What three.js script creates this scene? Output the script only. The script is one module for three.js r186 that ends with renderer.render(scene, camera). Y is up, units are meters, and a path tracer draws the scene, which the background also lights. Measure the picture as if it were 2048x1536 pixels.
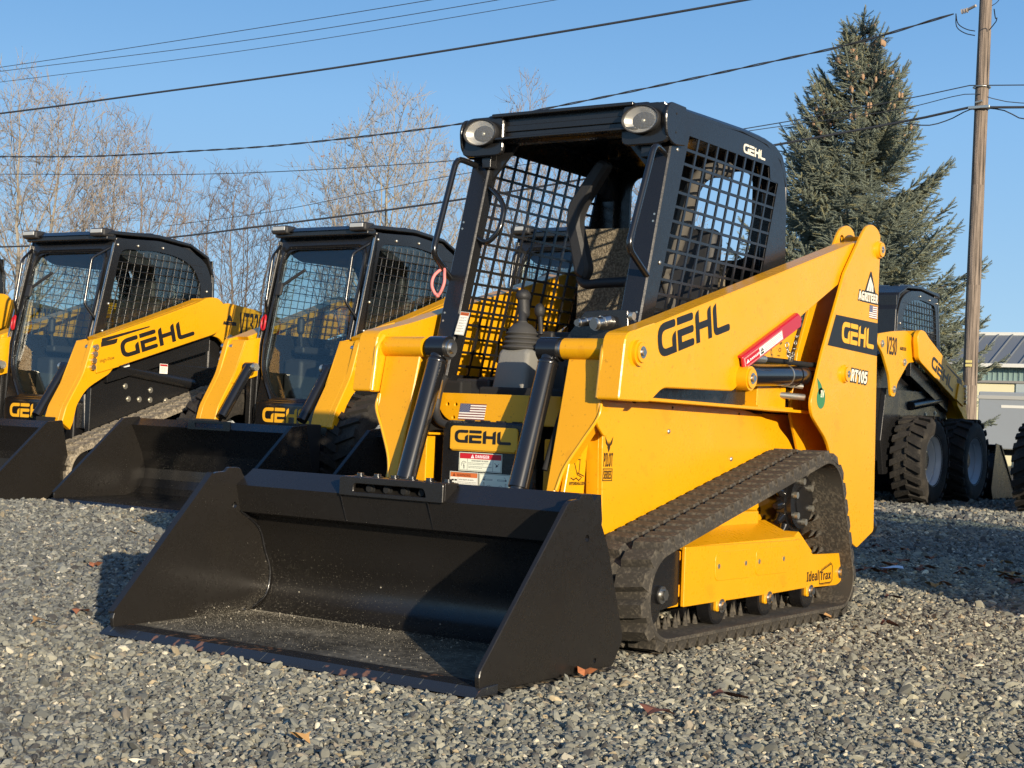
import * as THREE from 'three';
import { mergeGeometries, mergeVertices, toCreasedNormals } from 'three/addons/utils/BufferGeometryUtils.js';
import { RoundedBoxGeometry } from 'three/addons/geometries/RoundedBoxGeometry.js';
import { FontLoader } from 'three/addons/loaders/FontLoader.js';
import { TextGeometry } from 'three/addons/geometries/TextGeometry.js';

// ------------------------------------------------------------------ camera, sky, sun, exposure
const scene = new THREE.Scene();
const camera = new THREE.PerspectiveCamera(28.136, 4 / 3, 0.05, 1200);
camera.position.set(2.98548, 0.72, 3.21552);
camera.up.set(-0.02416, 0.998722, 0.044395);
camera.lookAt(2.98548 - 0.565231, 0.72 + 0.022982, 3.21552 - 0.824613);
const renderer = new THREE.WebGLRenderer({ antialias: true });
renderer.toneMapping = THREE.LinearToneMapping;
renderer.toneMappingExposure = 1.3;
renderer.shadowMap.enabled = true;

const SUN = new THREE.Vector3(0.823, 0.217, 0.525).normalize();
function makeSky() {                                  // clear late-autumn afternoon: air only
  const w = 512, h = 256, d = new Float32Array(w * h * 4), v = new THREE.Vector3();
  const zen = [0.036, 0.108, 0.27], mid = [0.095, 0.295, 0.640], hor = [0.41, 0.60, 0.70];
  for (let j = 0; j < h; j++) for (let i = 0; i < w; i++) {
    const el = (j + 0.5) / h * Math.PI - Math.PI / 2, az = ((i + 0.5) / w - 0.5) * 2 * Math.PI;
    v.set(Math.cos(el) * Math.cos(az), Math.sin(el), Math.cos(el) * Math.sin(az));
    const e = Math.max(0, v.y), c = v.dot(SUN);
    const a = 1 - Math.exp(-e * 5.6), b = Math.min(1, Math.max(0, (e - 0.20) / 0.62));
    const g = 0.55 * Math.pow(Math.max(0, c), 7) + 0.9 * Math.pow(Math.max(0, c), 60);   // brighter air round the sun
    const k = (j * w + i) * 4, warm = [1.0, 0.86, 0.62];
    for (let q = 0; q < 3; q++) {
      let s = hor[q] + (mid[q] - hor[q]) * a; s += (zen[q] - s) * Math.pow(b, 0.8);
      d[k + q] = s + g * warm[q];
    }
    d[k + 3] = 1;
  }
  const t = new THREE.DataTexture(d, w, h, THREE.RGBAFormat, THREE.FloatType);
  t.mapping = THREE.EquirectangularReflectionMapping; t.magFilter = t.minFilter = THREE.LinearFilter;
  t.colorSpace = THREE.LinearSRGBColorSpace; t.needsUpdate = true; return t;
}
scene.background = makeSky(); scene.environment = scene.background;
const sun = new THREE.DirectionalLight(new THREE.Color().setRGB(1.0, 0.85, 0.64), 5.0);
sun.position.copy(SUN).multiplyScalar(40); sun.castShadow = true; sun.shadow.radius = 1;
sun.shadow.mapSize.set(4096, 4096);
Object.assign(sun.shadow.camera, { left: -25, right: 25, top: 25, bottom: -25, near: 1, far: 120 });
scene.add(sun); scene.add(sun.target);

// ------------------------------------------------------------------ helpers
function rng(seed) { let a = seed >>> 0; return () => { a = (a + 0x6D2B79F5) | 0; let t = Math.imul(a ^ (a >>> 15), 1 | a); t = (t + Math.imul(t ^ (t >>> 7), 61 | t)) ^ t; return ((t ^ (t >>> 14)) >>> 0) / 4294967296; }; }
const V = (x, y, z) => new THREE.Vector3(x, y, z);
const taken = {};
function numbered(n) { if (taken[n] === undefined) { taken[n] = 0; return n; } return n + '_' + String(++taken[n]).padStart(3, '0'); }
function boxUV(g) {                                    // uv in metres from the dominant face direction
  if (g.index) g = g.toNonIndexed();
  const p = g.attributes.position, n = p.count, uv = new Float32Array(n * 2), a = V(), b = V(), c = V(), N = V();
  for (let i = 0; i < n; i += 3) {
    a.fromBufferAttribute(p, i); b.fromBufferAttribute(p, i + 1); c.fromBufferAttribute(p, i + 2);
    N.copy(b).sub(a).cross(c.clone().sub(a)); const ax = Math.abs(N.x), ay = Math.abs(N.y), az = Math.abs(N.z);
    [a, b, c].forEach((q, k) => {
      const u = ax >= ay && ax >= az ? [q.z, q.y] : ay >= az ? [q.x, q.z] : [q.x, q.y];
      uv[(i + k) * 2] = u[0]; uv[(i + k) * 2 + 1] = u[1];
    });
  }
  g.setAttribute('uv', new THREE.BufferAttribute(uv, 2)); return g;
}
function clean(g) { g = g.index ? g.toNonIndexed() : g; for (const k of Object.keys(g.attributes)) if (!['position', 'normal', 'uv'].includes(k)) g.deleteAttribute(k); if (!g.attributes.normal) g.computeVertexNormals(); g.morphAttributes = {}; return g; }
function join(gs) { gs = gs.flat(9).filter(Boolean).map(clean); return gs.length === 1 ? gs[0] : mergeGeometries(gs.map(g => { if (!g.attributes.uv) g.setAttribute('uv', new THREE.BufferAttribute(new Float32Array(g.attributes.position.count * 2), 2)); return g; })); }
function mesh(name, gs, m, parent, keepUV) {
  let g = Array.isArray(gs) ? join(gs) : clean(gs); if (!keepUV) g = boxUV(g);
  const o = new THREE.Mesh(g, m); o.name = name; o.castShadow = o.receiveShadow = true; (parent || scene).add(o); return o;
}
function tag(o, label, category, group, kind) { if (label) o.userData.label = label; if (category) o.userData.category = category; if (group) o.userData.group = group; if (kind) o.userData.kind = kind; return o; }
function thing(name, label, category, group) { const o = new THREE.Group(); o.name = numbered(name); scene.add(o); return tag(o, label, category, group); }
// polygon with rounded corners; pts [[a,b,(r)]]
function shp(pts, r = 0, holes = []) {
  const mk = (pts, S) => {
    const n = pts.length;
    for (let i = 0; i < n; i++) {
      const p = pts[i], a = pts[(i + n - 1) % n], b = pts[(i + 1) % n], rr = p[2] === undefined ? r : p[2];
      const la = Math.hypot(a[0] - p[0], a[1] - p[1]), lb = Math.hypot(b[0] - p[0], b[1] - p[1]);
      const ra = Math.min(rr, la * 0.48), rb = Math.min(rr, lb * 0.48);
      const s = [p[0] + (a[0] - p[0]) / la * ra, p[1] + (a[1] - p[1]) / la * ra], e = [p[0] + (b[0] - p[0]) / lb * rb, p[1] + (b[1] - p[1]) / lb * rb];
      if (i === 0) S.moveTo(...s); else S.lineTo(...s);
      if (rr > 0) S.quadraticCurveTo(p[0], p[1], e[0], e[1]);
    }
    S.closePath(); return S;
  };
  const S = mk(pts, new THREE.Shape());
  for (const h of holes) { if (h.c) { const q = new THREE.Path(); q.absarc(h.c[0], h.c[1], h.r, 0, Math.PI * 2, true); S.holes.push(q); } else S.holes.push(mk(h.pts, new THREE.Path())); }
  return S;
}
function extr(S, d, bev = 0.002, cs = 4) { return new THREE.ExtrudeGeometry(S, { depth: d - 2 * bev, bevelEnabled: bev > 0, bevelSize: bev, bevelThickness: bev, bevelOffset: -bev, bevelSegments: 1, curveSegments: cs, steps: 1 }).translate(0, 0, bev); }
// plate seen from the side: pts (z, y), between x0 < x1
function side(pts, x0, x1, o = {}) {
  const f = q => [-q[0], q[1], q[2]];
  const S = shp(pts.map(f), o.r || 0, (o.holes || []).map(h => h.c ? { c: [-h.c[0], h.c[1]], r: h.r } : { pts: h.pts.map(f) }));
  return extr(S, x1 - x0, o.bev === undefined ? 0.002 : o.bev, o.cs || 4).rotateY(Math.PI / 2).translate(x0, 0, 0);
}
// plate seen from the front: pts (x, y), between z0 < z1
function front(pts, z0, z1, o = {}) { return extr(shp(pts, o.r || 0, o.holes || []), z1 - z0, o.bev === undefined ? 0.002 : o.bev, o.cs || 4).translate(0, 0, z0); }
function flip(g) {                                       // mirror in x
  g = clean(g.clone()); const p = g.attributes.position, n = g.attributes.normal, u = g.attributes.uv;
  for (let i = 0; i < p.count; i++) { p.setX(i, -p.getX(i)); n.setX(i, -n.getX(i)); }
  const sw = (a, i, j) => { for (let k = 0; k < a.itemSize; k++) { const t = a.array[i * a.itemSize + k]; a.array[i * a.itemSize + k] = a.array[j * a.itemSize + k]; a.array[j * a.itemSize + k] = t; } };
  for (let i = 0; i < p.count; i += 3) { sw(p, i + 1, i + 2); sw(n, i + 1, i + 2); if (u) sw(u, i + 1, i + 2); }
  return g;
}
const box = (x0, x1, y0, y1, z0, z1, r = 0.003) => (r > 0 ? new RoundedBoxGeometry(x1 - x0, y1 - y0, z1 - z0, 1, Math.min(r, (x1 - x0) / 2.1, (y1 - y0) / 2.1, (z1 - z0) / 2.1)) : new THREE.BoxGeometry(x1 - x0, y1 - y0, z1 - z0)).translate((x0 + x1) / 2, (y0 + y1) / 2, (z0 + z1) / 2);
function between(g, a, b) {                              // put a y-axis geometry of length 1 between a and b
  const A = V(...a), B = V(...b), d = B.clone().sub(A), L = d.length(); g.scale(1, L, 1);
  return g.applyQuaternion(new THREE.Quaternion().setFromUnitVectors(V(0, 1, 0), d.normalize())).translate((A.x + B.x) / 2, (A.y + B.y) / 2, (A.z + B.z) / 2);
}
const rod = (a, b, r, n = 20, r2) => between(new THREE.CylinderGeometry(r2 === undefined ? r : r2, r, 1, n), a, b);
function barSeg(a, b, w, t) { return between(new THREE.BoxGeometry(w, 1, t), a, b); }
function tube(pts, r, seg = 24, rad = 8, closed = false) { return new THREE.TubeGeometry(new THREE.CatmullRomCurve3(pts.map(p => V(...p)), closed, 'centripetal'), seg, r, rad, closed); }
// polyline tube whose corners are rounded with radius q
function bent(pts, r, q = 0.03, rad = 10) {
  const P = pts.map(p => V(...p)), cp = new THREE.CurvePath(); let last = P[0];
  for (let i = 1; i < P.length - 1; i++) {
    const a = P[i - 1], b = P[i], c = P[i + 1], da = a.clone().sub(b), db = c.clone().sub(b), qa = Math.min(q, da.length() * 0.45, db.length() * 0.45);
    const s = b.clone().add(da.setLength(qa)), e = b.clone().add(db.setLength(qa));
    cp.add(new THREE.LineCurve3(last, s)); cp.add(new THREE.QuadraticBezierCurve3(s, b, e)); last = e;
  }
  cp.add(new THREE.LineCurve3(last, P[P.length - 1]));
  return new THREE.TubeGeometry(cp, P.length * 10, r, rad, false);
}
function lathe(prof, n = 24) { return new THREE.LatheGeometry(prof.map(p => new THREE.Vector2(p[0], p[1])), n); }
function hexBolt(x, y, z, r, h, axis = 'x') {            // bolt head with a washer, head pointing along +axis
  const g = join([new THREE.CylinderGeometry(r * 1.5, r * 1.5, h * 0.3, 12).translate(0, h * 0.15, 0), new THREE.CylinderGeometry(r * 0.95, r, h, 6).translate(0, h * 0.5, 0)]);
  if (axis === 'x') g.rotateZ(-Math.PI / 2); if (axis === 'z') g.rotateX(Math.PI / 2); if (axis === '-x') g.rotateZ(Math.PI / 2);
  return g.translate(x, y, z);
}
// ------------------------------------------------------------------ procedural textures
function tileNoise(n, cells, seed) {                      // one octave of tileable value noise
  const R = rng(seed), g = new Float32Array(cells * cells).map(() => R()), o = new Float32Array(n * n);
  for (let y = 0; y < n; y++) { const fy = y / n * cells, iy = Math.floor(fy), ty = fy - iy, sy = ty * ty * (3 - 2 * ty); for (let x = 0; x < n; x++) { const fx = x / n * cells, ix = Math.floor(fx), tx = fx - ix, sx = tx * tx * (3 - 2 * tx), a = g[(iy % cells) * cells + ix % cells], b = g[(iy % cells) * cells + (ix + 1) % cells], c = g[((iy + 1) % cells) * cells + ix % cells], d = g[((iy + 1) % cells) * cells + (ix + 1) % cells]; o[y * n + x] = (a + (b - a) * sx) * (1 - sy) + (c + (d - c) * sx) * sy; } }
  return o;
}
function fbm(n, c0, oct, seed, gain = 0.5) { const o = new Float32Array(n * n); let amp = 1, tot = 0; for (let k = 0; k < oct; k++) { const t = tileNoise(n, Math.min(n, c0 << k), seed + k * 17); for (let i = 0; i < o.length; i++) o[i] += t[i] * amp; tot += amp; amp *= gain; } for (let i = 0; i < o.length; i++) o[i] /= tot; return o; }
function tex(n, m, fn, srgb, rep) {
  const d = new Uint8Array(n * m * 4); for (let y = 0; y < m; y++) for (let x = 0; x < n; x++) { const c = fn(x, y, y * n + x), k = (y * n + x) * 4; if (typeof c === 'number') d[k] = d[k + 1] = d[k + 2] = Math.max(0, Math.min(255, c * 255)); else for (let q = 0; q < 3; q++) d[k + q] = Math.max(0, Math.min(255, c[q] * 255)); d[k + 3] = 255; }
  const t = new THREE.DataTexture(d, n, m); t.wrapS = t.wrapT = THREE.RepeatWrapping; t.magFilter = THREE.LinearFilter; t.minFilter = THREE.LinearMipmapLinearFilter; t.generateMipmaps = true; if (srgb) t.colorSpace = THREE.SRGBColorSpace; if (rep) t.repeat.set(rep, rep); t.needsUpdate = true; return t;
}
const clamp = (x, a = 0, b = 1) => Math.max(a, Math.min(b, x)), sst = (a, b, x) => { const t = clamp((x - a) / (b - a)); return t * t * (3 - 2 * t); };
const lin = (r, g, b) => new THREE.Color().setRGB(r, g, b);
const nA = fbm(512, 4, 7, 11), nB = fbm(512, 8, 6, 77), nC = fbm(512, 64, 3, 501);
const peelT = tex(256, 256, (x, y) => nC[(y * 2) * 512 + x * 2], false, 3.2);                 // powder-coat texture
const smudgeT = tex(512, 512, (x, y, i) => 0.62 + 0.5 * (nA[i] - 0.5) + 0.35 * (nC[i] - 0.5), false, 1.3);
const blackT = tex(512, 512, (x, y, i) => { const s = sst(0.58, 0.74, nB[i]) * 0.35 + (nC[i] > 0.71 ? 0.25 : 0); return [0.80 + s * 0.2 + 0.1 * (nA[i] - 0.5), 0.80 + s * 0.17 + 0.1 * (nA[i] - 0.5), 0.80 + s * 0.1 + 0.1 * (nA[i] - 0.5)]; }, false, 1.1);
const rubberT = tex(512, 512, (x, y, i) => { const d = sst(0.46, 0.70, nA[i] * 0.6 + nC[i] * 0.4); return [0.30 + 0.5 * d, 0.28 + 0.45 * d, 0.25 + 0.36 * d]; }, false, 2.3);
const dustRubberT = tex(512, 512, (x, y, i) => { const d = sst(0.3, 0.62, nB[i] * 0.6 + nC[i] * 0.4); return [0.35 + 0.6 * d, 0.33 + 0.56 * d, 0.30 + 0.46 * d]; }, false, 2.0);
const feltT = tex(256, 256, (x, y) => { const i = (y * 2) * 512 + x * 2, a = nC[i], b = nB[i]; const k = a > 0.62 ? 1.25 : a < 0.40 ? 0.45 : 0.8; return [0.62 * k + 0.1 * b, 0.58 * k + 0.08 * b, 0.50 * k + 0.05 * b]; }, false, 3.0);
const dustT = tex(512, 512, (x, y, i) => { const st = nC[((x >> 5) % 512) * 512 + (y * 3) % 512], d = sst(0.35, 0.75, nA[i] * 0.55 + nB[i] * 0.25 + st * 0.2), g = nC[i] > 0.66 ? 1.6 : nC[i] < 0.36 ? 0.6 : 1; return [(0.16 + 0.5 * d) * g, (0.145 + 0.45 * d) * g, (0.115 + 0.34 * d) * g]; }, false, 1.2);
const paintT = tex(512, 512, (x, y, i) => { const k = 0.965 + 0.05 * (nA[i] - 0.5) * 2, f = nC[i] > 0.80 ? 0.72 : nB[i] > 0.70 ? 0.95 : 1; return [k * f, k * f * (f < 1 ? 0.97 : 1), k * (f < 1 ? 1 : 0.9)]; }, false, 1.7);
const edgeT = tex(512, 512, (x, y, i) => { const r = sst(0.61, 0.68, nC[i] * 0.55 + nB[i] * 0.45), sc = (nC[((x * 7 + (y >> 2)) % 512) + 512 * ((x >> 1) % 512)] > 0.79) ? 0.6 : 0; return [0.075 + 0.7 * r + sc * 0.5, 0.15 + 0.55 * r + sc * 0.9, 0.30 + 0.35 * r + sc]; }, false, 0.83);
const woodT = tex(512, 512, (x, y) => { const g = tileFib(x, y); return g; }, true, 1);
function tileFib(x, y) { const a = nC[((y >> 4) % 512) * 512 + x % 512], b = nA[y * 512 + x], c = nB[((y >> 3) % 512) * 512 + (x * 2) % 512]; const k = 0.74 + 0.62 * (a - 0.5) + 0.5 * (b - 0.5) - 0.6 * sst(0.62, 0.72, c); return [0.84 * k + 0.02, 0.765 * k + 0.02, 0.69 * k + 0.02]; }
// ------------------------------------------------------------------ materials
const phys = o => new THREE.MeshPhysicalMaterial(o), std = o => new THREE.MeshStandardMaterial(o);
const M = {
  yellow: phys({ color: lin(0.775, 0.365, 0.006), map: paintT, specularIntensity: 0.7, roughness: 0.5, roughnessMap: smudgeT, bumpMap: peelT, bumpScale: 0.00016, clearcoat: 0.12, clearcoatRoughness: 0.35 }),
  weld: phys({ color: lin(0.77, 0.38, 0.008), roughness: 0.3, clearcoat: 0.6, clearcoatRoughness: 0.2 }),
  black: phys({ color: lin(0.016, 0.016, 0.017), map: blackT, roughness: 0.42, roughnessMap: smudgeT, bumpMap: peelT, bumpScale: 0.00012 }),
  bucket: phys({ color: lin(0.020, 0.018, 0.016), map: blackT, roughness: 0.46, roughnessMap: smudgeT, bumpMap: peelT, bumpScale: 0.00015 }),
  gloss: phys({ color: lin(0.010, 0.010, 0.011), roughness: 0.22, clearcoat: 0.5, clearcoatRoughness: 0.15 }),
  plastic: std({ color: lin(0.022, 0.022, 0.023), roughness: 0.6, bumpMap: peelT, bumpScale: 0.0006 }),
  dark: std({ color: lin(0.010, 0.010, 0.010), roughness: 0.8 }),
  rubber: std({ color: lin(0.135, 0.128, 0.116), map: rubberT, roughness: 0.85, bumpMap: rubberT, bumpScale: 0.0018 }),
  dusty: std({ color: lin(0.36, 0.33, 0.28), map: dustRubberT, roughness: 0.95, bumpMap: dustRubberT, bumpScale: 0.004 }),
  tyre: std({ color: lin(0.055, 0.052, 0.049), map: rubberT, roughness: 0.85, bumpMap: rubberT, bumpScale: 0.003 }),
  boot: std({ color: lin(0.05, 0.048, 0.045), roughness: 0.7 }),
  console: std({ color: lin(0.20, 0.195, 0.175), roughness: 0.65, bumpMap: peelT, bumpScale: 0.0006 }),
  felt: std({ color: lin(0.34, 0.31, 0.26), map: feltT, roughness: 1, bumpMap: feltT, bumpScale: 0.003 }),
  steel: std({ color: lin(0.62, 0.60, 0.56), metalness: 1, roughness: 0.32 }),
  zinc: std({ color: lin(0.62, 0.60, 0.52), metalness: 0.9, roughness: 0.42 }),
  rim: phys({ color: lin(0.46, 0.50, 0.54), roughness: 0.4, clearcoat: 0.3 }),
  red: phys({ color: lin(0.46, 0.009, 0.016), roughness: 0.38, clearcoat: 0.4 }),
  pink: std({ color: lin(0.80, 0.24, 0.22), roughness: 0.6 }),
  white: std({ color: lin(0.78, 0.77, 0.70), roughness: 0.6 }),
  decalBlack: std({ color: lin(0.014, 0.013, 0.012), roughness: 0.45 }),
  decalBrown: std({ color: lin(0.045, 0.022, 0.006), roughness: 0.5 }),
  decalWhite: std({ color: lin(0.80, 0.76, 0.62), roughness: 0.5 }),
  decalYellow: std({ color: lin(0.82, 0.42, 0.02), roughness: 0.45 }),
  decalGreen: std({ color: lin(0.05, 0.22, 0.09), roughness: 0.5 }),
  glass: phys({ color: lin(0.88, 0.92, 0.91), transmission: 1, thickness: 0, roughness: 0.03, ior: 1.5 }),
  lens: phys({ color: lin(0.95, 0.95, 0.93), transmission: 1, thickness: 0, roughness: 0.12, ior: 1.5 }),
  dust: std({ color: lin(0.33, 0.32, 0.30), map: dustT, roughness: 0.75, roughnessMap: smudgeT }),
  ribLens: phys({ color: lin(0.93, 0.92, 0.88), transmission: 0.88, thickness: 0, roughness: 0.08, ior: 1.5, bumpMap: tex(256, 256, (x, y) => 0.5 + 0.25 * Math.sin(x / 256 * Math.PI * 2 * 8) + 0.25 * Math.sin(y / 256 * Math.PI * 2 * 8), false, 26), bumpScale: 0.0012 }),
  canvas: std({ color: lin(0.085, 0.078, 0.066), roughness: 0.9, bumpMap: smudgeT, bumpScale: 0.004 }),
  chrome: std({ color: lin(0.85, 0.83, 0.79), metalness: 0.75, roughness: 0.38 }),
};
// ------------------------------------------------------------------ lettering and printed labels
const fonts = {};
for (const n of ['sans_bold', 'sans_regular', 'serif_bold']) fonts[n] = await new FontLoader().loadAsync(`fonts/droid/droid_${n}.typeface.json`);
function gehlShapes() {
  const L = [
    [[1.0, 1.0, 0.09], [0, 1.0, 0.46], [0, 0, 0.46], [1.0, 0, 0], [1.0, 0.64, 0.02], [0.78, 0.52, 0.14], [0.78, 0.22, 0], [0.22, 0.22, 0.24], [0.22, 0.77, 0.24], [1.0, 0.77, 0.09]],
    [[1.10, 0.77, 0], [2.02, 0.77, 0.1], [2.02, 1.0, 0.1], [1.10, 1.0, 0.03]],
    [[1.10, 0, 0], [2.02, 0, 0.1], [2.02, 0.22, 0.1], [1.32, 0.22, 0], [1.32, 0.40, 0], [2.02, 0.40, 0.1], [2.02, 0.62, 0.1], [1.10, 0.62, 0.03]],
    [[2.14, 0, 0], [2.36, 0, 0], [2.36, 0.39, 0], [2.86, 0.39, 0], [2.86, 0, 0], [3.08, 0, 0], [3.08, 1.0, 0], [2.86, 0.90, 0.16], [2.86, 0.61, 0], [2.36, 0.61, 0], [2.36, 1.0, 0], [2.14, 0.90, 0.16]],
    [[3.20, 0, 0.26], [4.2, 0, 0.1], [4.2, 0.22, 0.1], [3.42, 0.22, 0.06], [3.42, 1.0, 0], [3.20, 0.90, 0.16]],
  ];
  return L.map(p => shp(p));
}
const GS = gehlShapes();
function gehl(h, w, d = 0.0012) { return join(GS.map(s => extr(s, d, 0, 6))).scale(w / 4.2, h, 1); }
function txt(str, h, w, d = 0.0012, o = {}) {             // text geometry fitted to height h and width w, origin lower left
  const g = new TextGeometry(str, { font: fonts[o.font || 'sans_bold'], size: 1, depth: 0.1, curveSegments: 4, bevelEnabled: !!o.fat, bevelSize: o.fat || 0, bevelThickness: 0.001, bevelSegments: 1 });
  g.computeBoundingBox(); const b = g.boundingBox; g.translate(-b.min.x, -b.min.y, -b.min.z);
  g.scale(w / (b.max.x - b.min.x), h / (b.max.y - b.min.y), d / (b.max.z - b.min.z));
  if (o.shear) g.applyMatrix4(new THREE.Matrix4().set(1, o.shear, 0, 0, 0, 1, 0, 0, 0, 0, 1, 0, 0, 0, 0, 1));
  return g;
}
// lay a flat geometry (x right, y up, z out) on a +x face: its origin goes to (x, y, z), turned by a in the face
const onSide = (g, x, y, z, a = 0) => g.rotateZ(a).rotateY(Math.PI / 2).translate(x, y, z);
const onFront = (g, x, y, z, tilt = 0) => g.rotateX(tilt).translate(x, y, z);
function canvasTex(w, h, draw) { const c = document.createElement('canvas'); c.width = w; c.height = h; draw(c.getContext('2d'), w, h); const t = new THREE.CanvasTexture(c); t.colorSpace = THREE.SRGBColorSpace; return t; }
function printed(w, h, draw) { return std({ map: canvasTex(w, h, draw), roughness: 0.5 }); }
function sheet(w, h, d = 0.0012) {                        // a thin printed sheet, origin lower left, print on its +z face
  const g = clean(new THREE.BoxGeometry(w, h, d).translate(w / 2, h / 2, d / 2)), p = g.attributes.position, uv = g.attributes.uv;
  for (let i = 0; i < p.count; i++) uv.setXY(i, p.getX(i) / w, p.getY(i) / h); return g;
}
const lines = (g, x, y, w, n, dy, lw, R) => { g.fillStyle = '#3a3a36'; for (let i = 0; i < n; i++) { let u = x; while (u < x + w * (i === n - 1 ? 0.6 : 0.96)) { const L = 4 + R() * 14; g.fillRect(u, y + i * dy, Math.min(L, x + w - u), lw); u += L + 4; } } };
const warnTri = (g, x, y, s, f, b) => { g.fillStyle = f; g.beginPath(); g.moveTo(x, y + s); g.lineTo(x + s * 0.55, y); g.lineTo(x + s * 1.1, y + s); g.closePath(); g.fill(); g.fillStyle = b; g.fillRect(x + s * 0.49, y + s * 0.35, s * 0.12, s * 0.32); g.fillRect(x + s * 0.49, y + s * 0.75, s * 0.12, s * 0.12); };
const P = {
  danger: printed(512, 184, (g, w, h) => {
    const R = rng(5); g.fillStyle = '#eef0da'; g.fillRect(0, 0, w, h); g.strokeStyle = '#222'; g.lineWidth = 3; g.strokeRect(8, 8, w - 16, h - 16); g.fillStyle = '#c8202c'; g.fillRect(10, 10, w - 20, 52);
    warnTri(g, 140, 17, 38, '#fff', '#c8202c'); g.fillStyle = '#fff'; g.font = 'bold 42px sans-serif'; g.fillText('DANGER', 192, 52);
    g.fillStyle = '#222'; g.fillRect(100, 62, 3, 112); g.fillRect(405, 62, 3, 112); g.font = 'bold 17px sans-serif'; g.fillText('AVOID INJURY OR DEATH', 150, 86);
    lines(g, 112, 100, 285, 2, 13, 4, R); lines(g, 112, 134, 285, 2, 13, 4, R);
    g.strokeStyle = '#444'; g.lineWidth = 4; g.beginPath(); g.arc(60, 120, 30, 2.6, 5.8); g.moveTo(52, 118); g.lineTo(66, 160); g.moveTo(40, 112); g.lineTo(76, 106); g.stroke(); g.fillStyle = '#222'; g.fillRect(58, 124, 9, 38);
    g.beginPath(); g.moveTo(425, 92); g.lineTo(470, 124); g.moveTo(478, 96); g.lineTo(440, 134); g.stroke(); g.beginPath(); g.arc(452, 118, 11, 0, 7); g.fill();
  }),
  warning: printed(384, 170, (g, w, h) => {
    const R = rng(6); g.fillStyle = '#f2f0e2'; g.fillRect(0, 0, w, h); g.strokeStyle = '#222'; g.lineWidth = 3; g.strokeRect(7, 7, w - 14, h - 14); g.fillStyle = '#d8743a'; g.fillRect(9, 9, w - 18, 50);
    warnTri(g, 40, 17, 34, '#5a1c08', '#d8743a'); g.fillStyle = '#5a1c08'; g.font = 'bold 40px sans-serif'; g.fillText('WARNING', 92, 50);
    g.fillStyle = '#222'; g.fillRect(112, 59, 3, 102); g.fillRect(24, 84, 34, 18); g.fillRect(66, 84, 34, 18); g.font = 'bold 17px sans-serif'; g.fillText('AVOID INJURY OR DEATH', 124, 92); lines(g, 124, 108, 240, 3, 15, 4, R);
    g.lineWidth = 4; g.beginPath(); g.moveTo(40, 150); g.lineTo(90, 120); g.stroke();
  }),
  pivots: printed(384, 170, (g, w, h) => {
    g.fillStyle = '#eef0da'; g.fillRect(0, 0, w, h); g.strokeStyle = '#333'; g.lineWidth = 4; g.strokeRect(8, 8, w - 16, h - 16); g.lineWidth = 3;
    for (const [x, f] of [[60, 1], [324, -1]]) { g.beginPath(); g.arc(x + 25 * f, 60, 24, f > 0 ? 3.2 : -1.6, f > 0 ? 4.7 : 0); g.stroke(); g.fillStyle = '#333'; g.beginPath(); g.arc(x, 66, 9, 0, 7); g.fill(); g.strokeRect(f > 0 ? x : x - 100, 60, 100, 12); g.beginPath(); g.arc(x + 60 * f, 150, 26, 3.6, 5.8); g.stroke(); g.strokeRect(x - 6, 100, 12, 40); }
  }),
  flag: printed(380, 200, (g, w, h) => {
    for (let i = 0; i < 13; i++) { g.fillStyle = i % 2 ? '#f4efe4' : '#7d4a48'; g.fillRect(0, Math.round(i * h / 13), w, Math.ceil(h / 13)); }
    g.fillStyle = '#3d4468'; g.fillRect(0, 0, w * 0.40, Math.round(h * 7 / 13)); g.fillStyle = '#f4efe4';
    for (let r = 0; r < 9; r++) for (let c = 0; c < (r % 2 ? 5 : 6); c++) { const x = 8 + c * 25 + (r % 2 ? 12 : 0), y = 7 + r * 11.4; g.beginPath(); for (let k = 0; k < 10; k++) { const a = -Math.PI / 2 + k * Math.PI / 5, q = k % 2 ? 2.2 : 5.2; g.lineTo(x + 5 + Math.cos(a) * q, y + 4 + Math.sin(a) * q); } g.closePath(); g.fill(); }
  }),
  post: printed(128, 256, (g, w, h) => { const R = rng(9); g.fillStyle = '#efeee2'; g.fillRect(0, 0, w, h); g.strokeStyle = '#333'; g.lineWidth = 3; g.strokeRect(5, 5, w - 10, h - 10); g.fillStyle = '#c9662e'; g.fillRect(7, 7, w - 14, 34); g.fillStyle = '#4a1a08'; g.font = 'bold 20px sans-serif'; g.fillText('WARNING', 14, 32); for (let k = 0; k < 6; k++) lines(g, 16, 60 + k * 30, 92, 2, 10, 4, R); }),
  lock: printed(512, 96, (g, w, h) => { const R = rng(8); g.fillStyle = '#f3f1e6'; g.fillRect(0, 0, w, h); g.strokeStyle = '#b01020'; g.lineWidth = 5; g.strokeRect(4, 4, w - 8, h - 8); g.fillStyle = '#b81826'; g.fillRect(8, 8, 184, h - 16); warnTri(g, 16, 26, 38, '#fff', '#b81826'); g.fillStyle = '#fff'; g.font = 'bold 32px sans-serif'; g.fillText('DANGER', 62, 62); warnTri(g, 204, 14, 40, '#222', '#f3f1e6'); g.fillStyle = '#222'; g.fillRect(206, 62, 40, 20); lines(g, 258, 20, 240, 4, 17, 5, R); }),
  small: printed(160, 128, (g, w, h) => { const R = rng(12); g.fillStyle = '#efeee6'; g.fillRect(0, 0, w, h); g.fillStyle = '#b03030'; g.fillRect(6, 6, w - 12, 26); lines(g, 14, 46, 130, 5, 15, 5, R); }),
};
const US = (name, m, parent, g) => mesh(name, g, m, parent, true);
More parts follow.
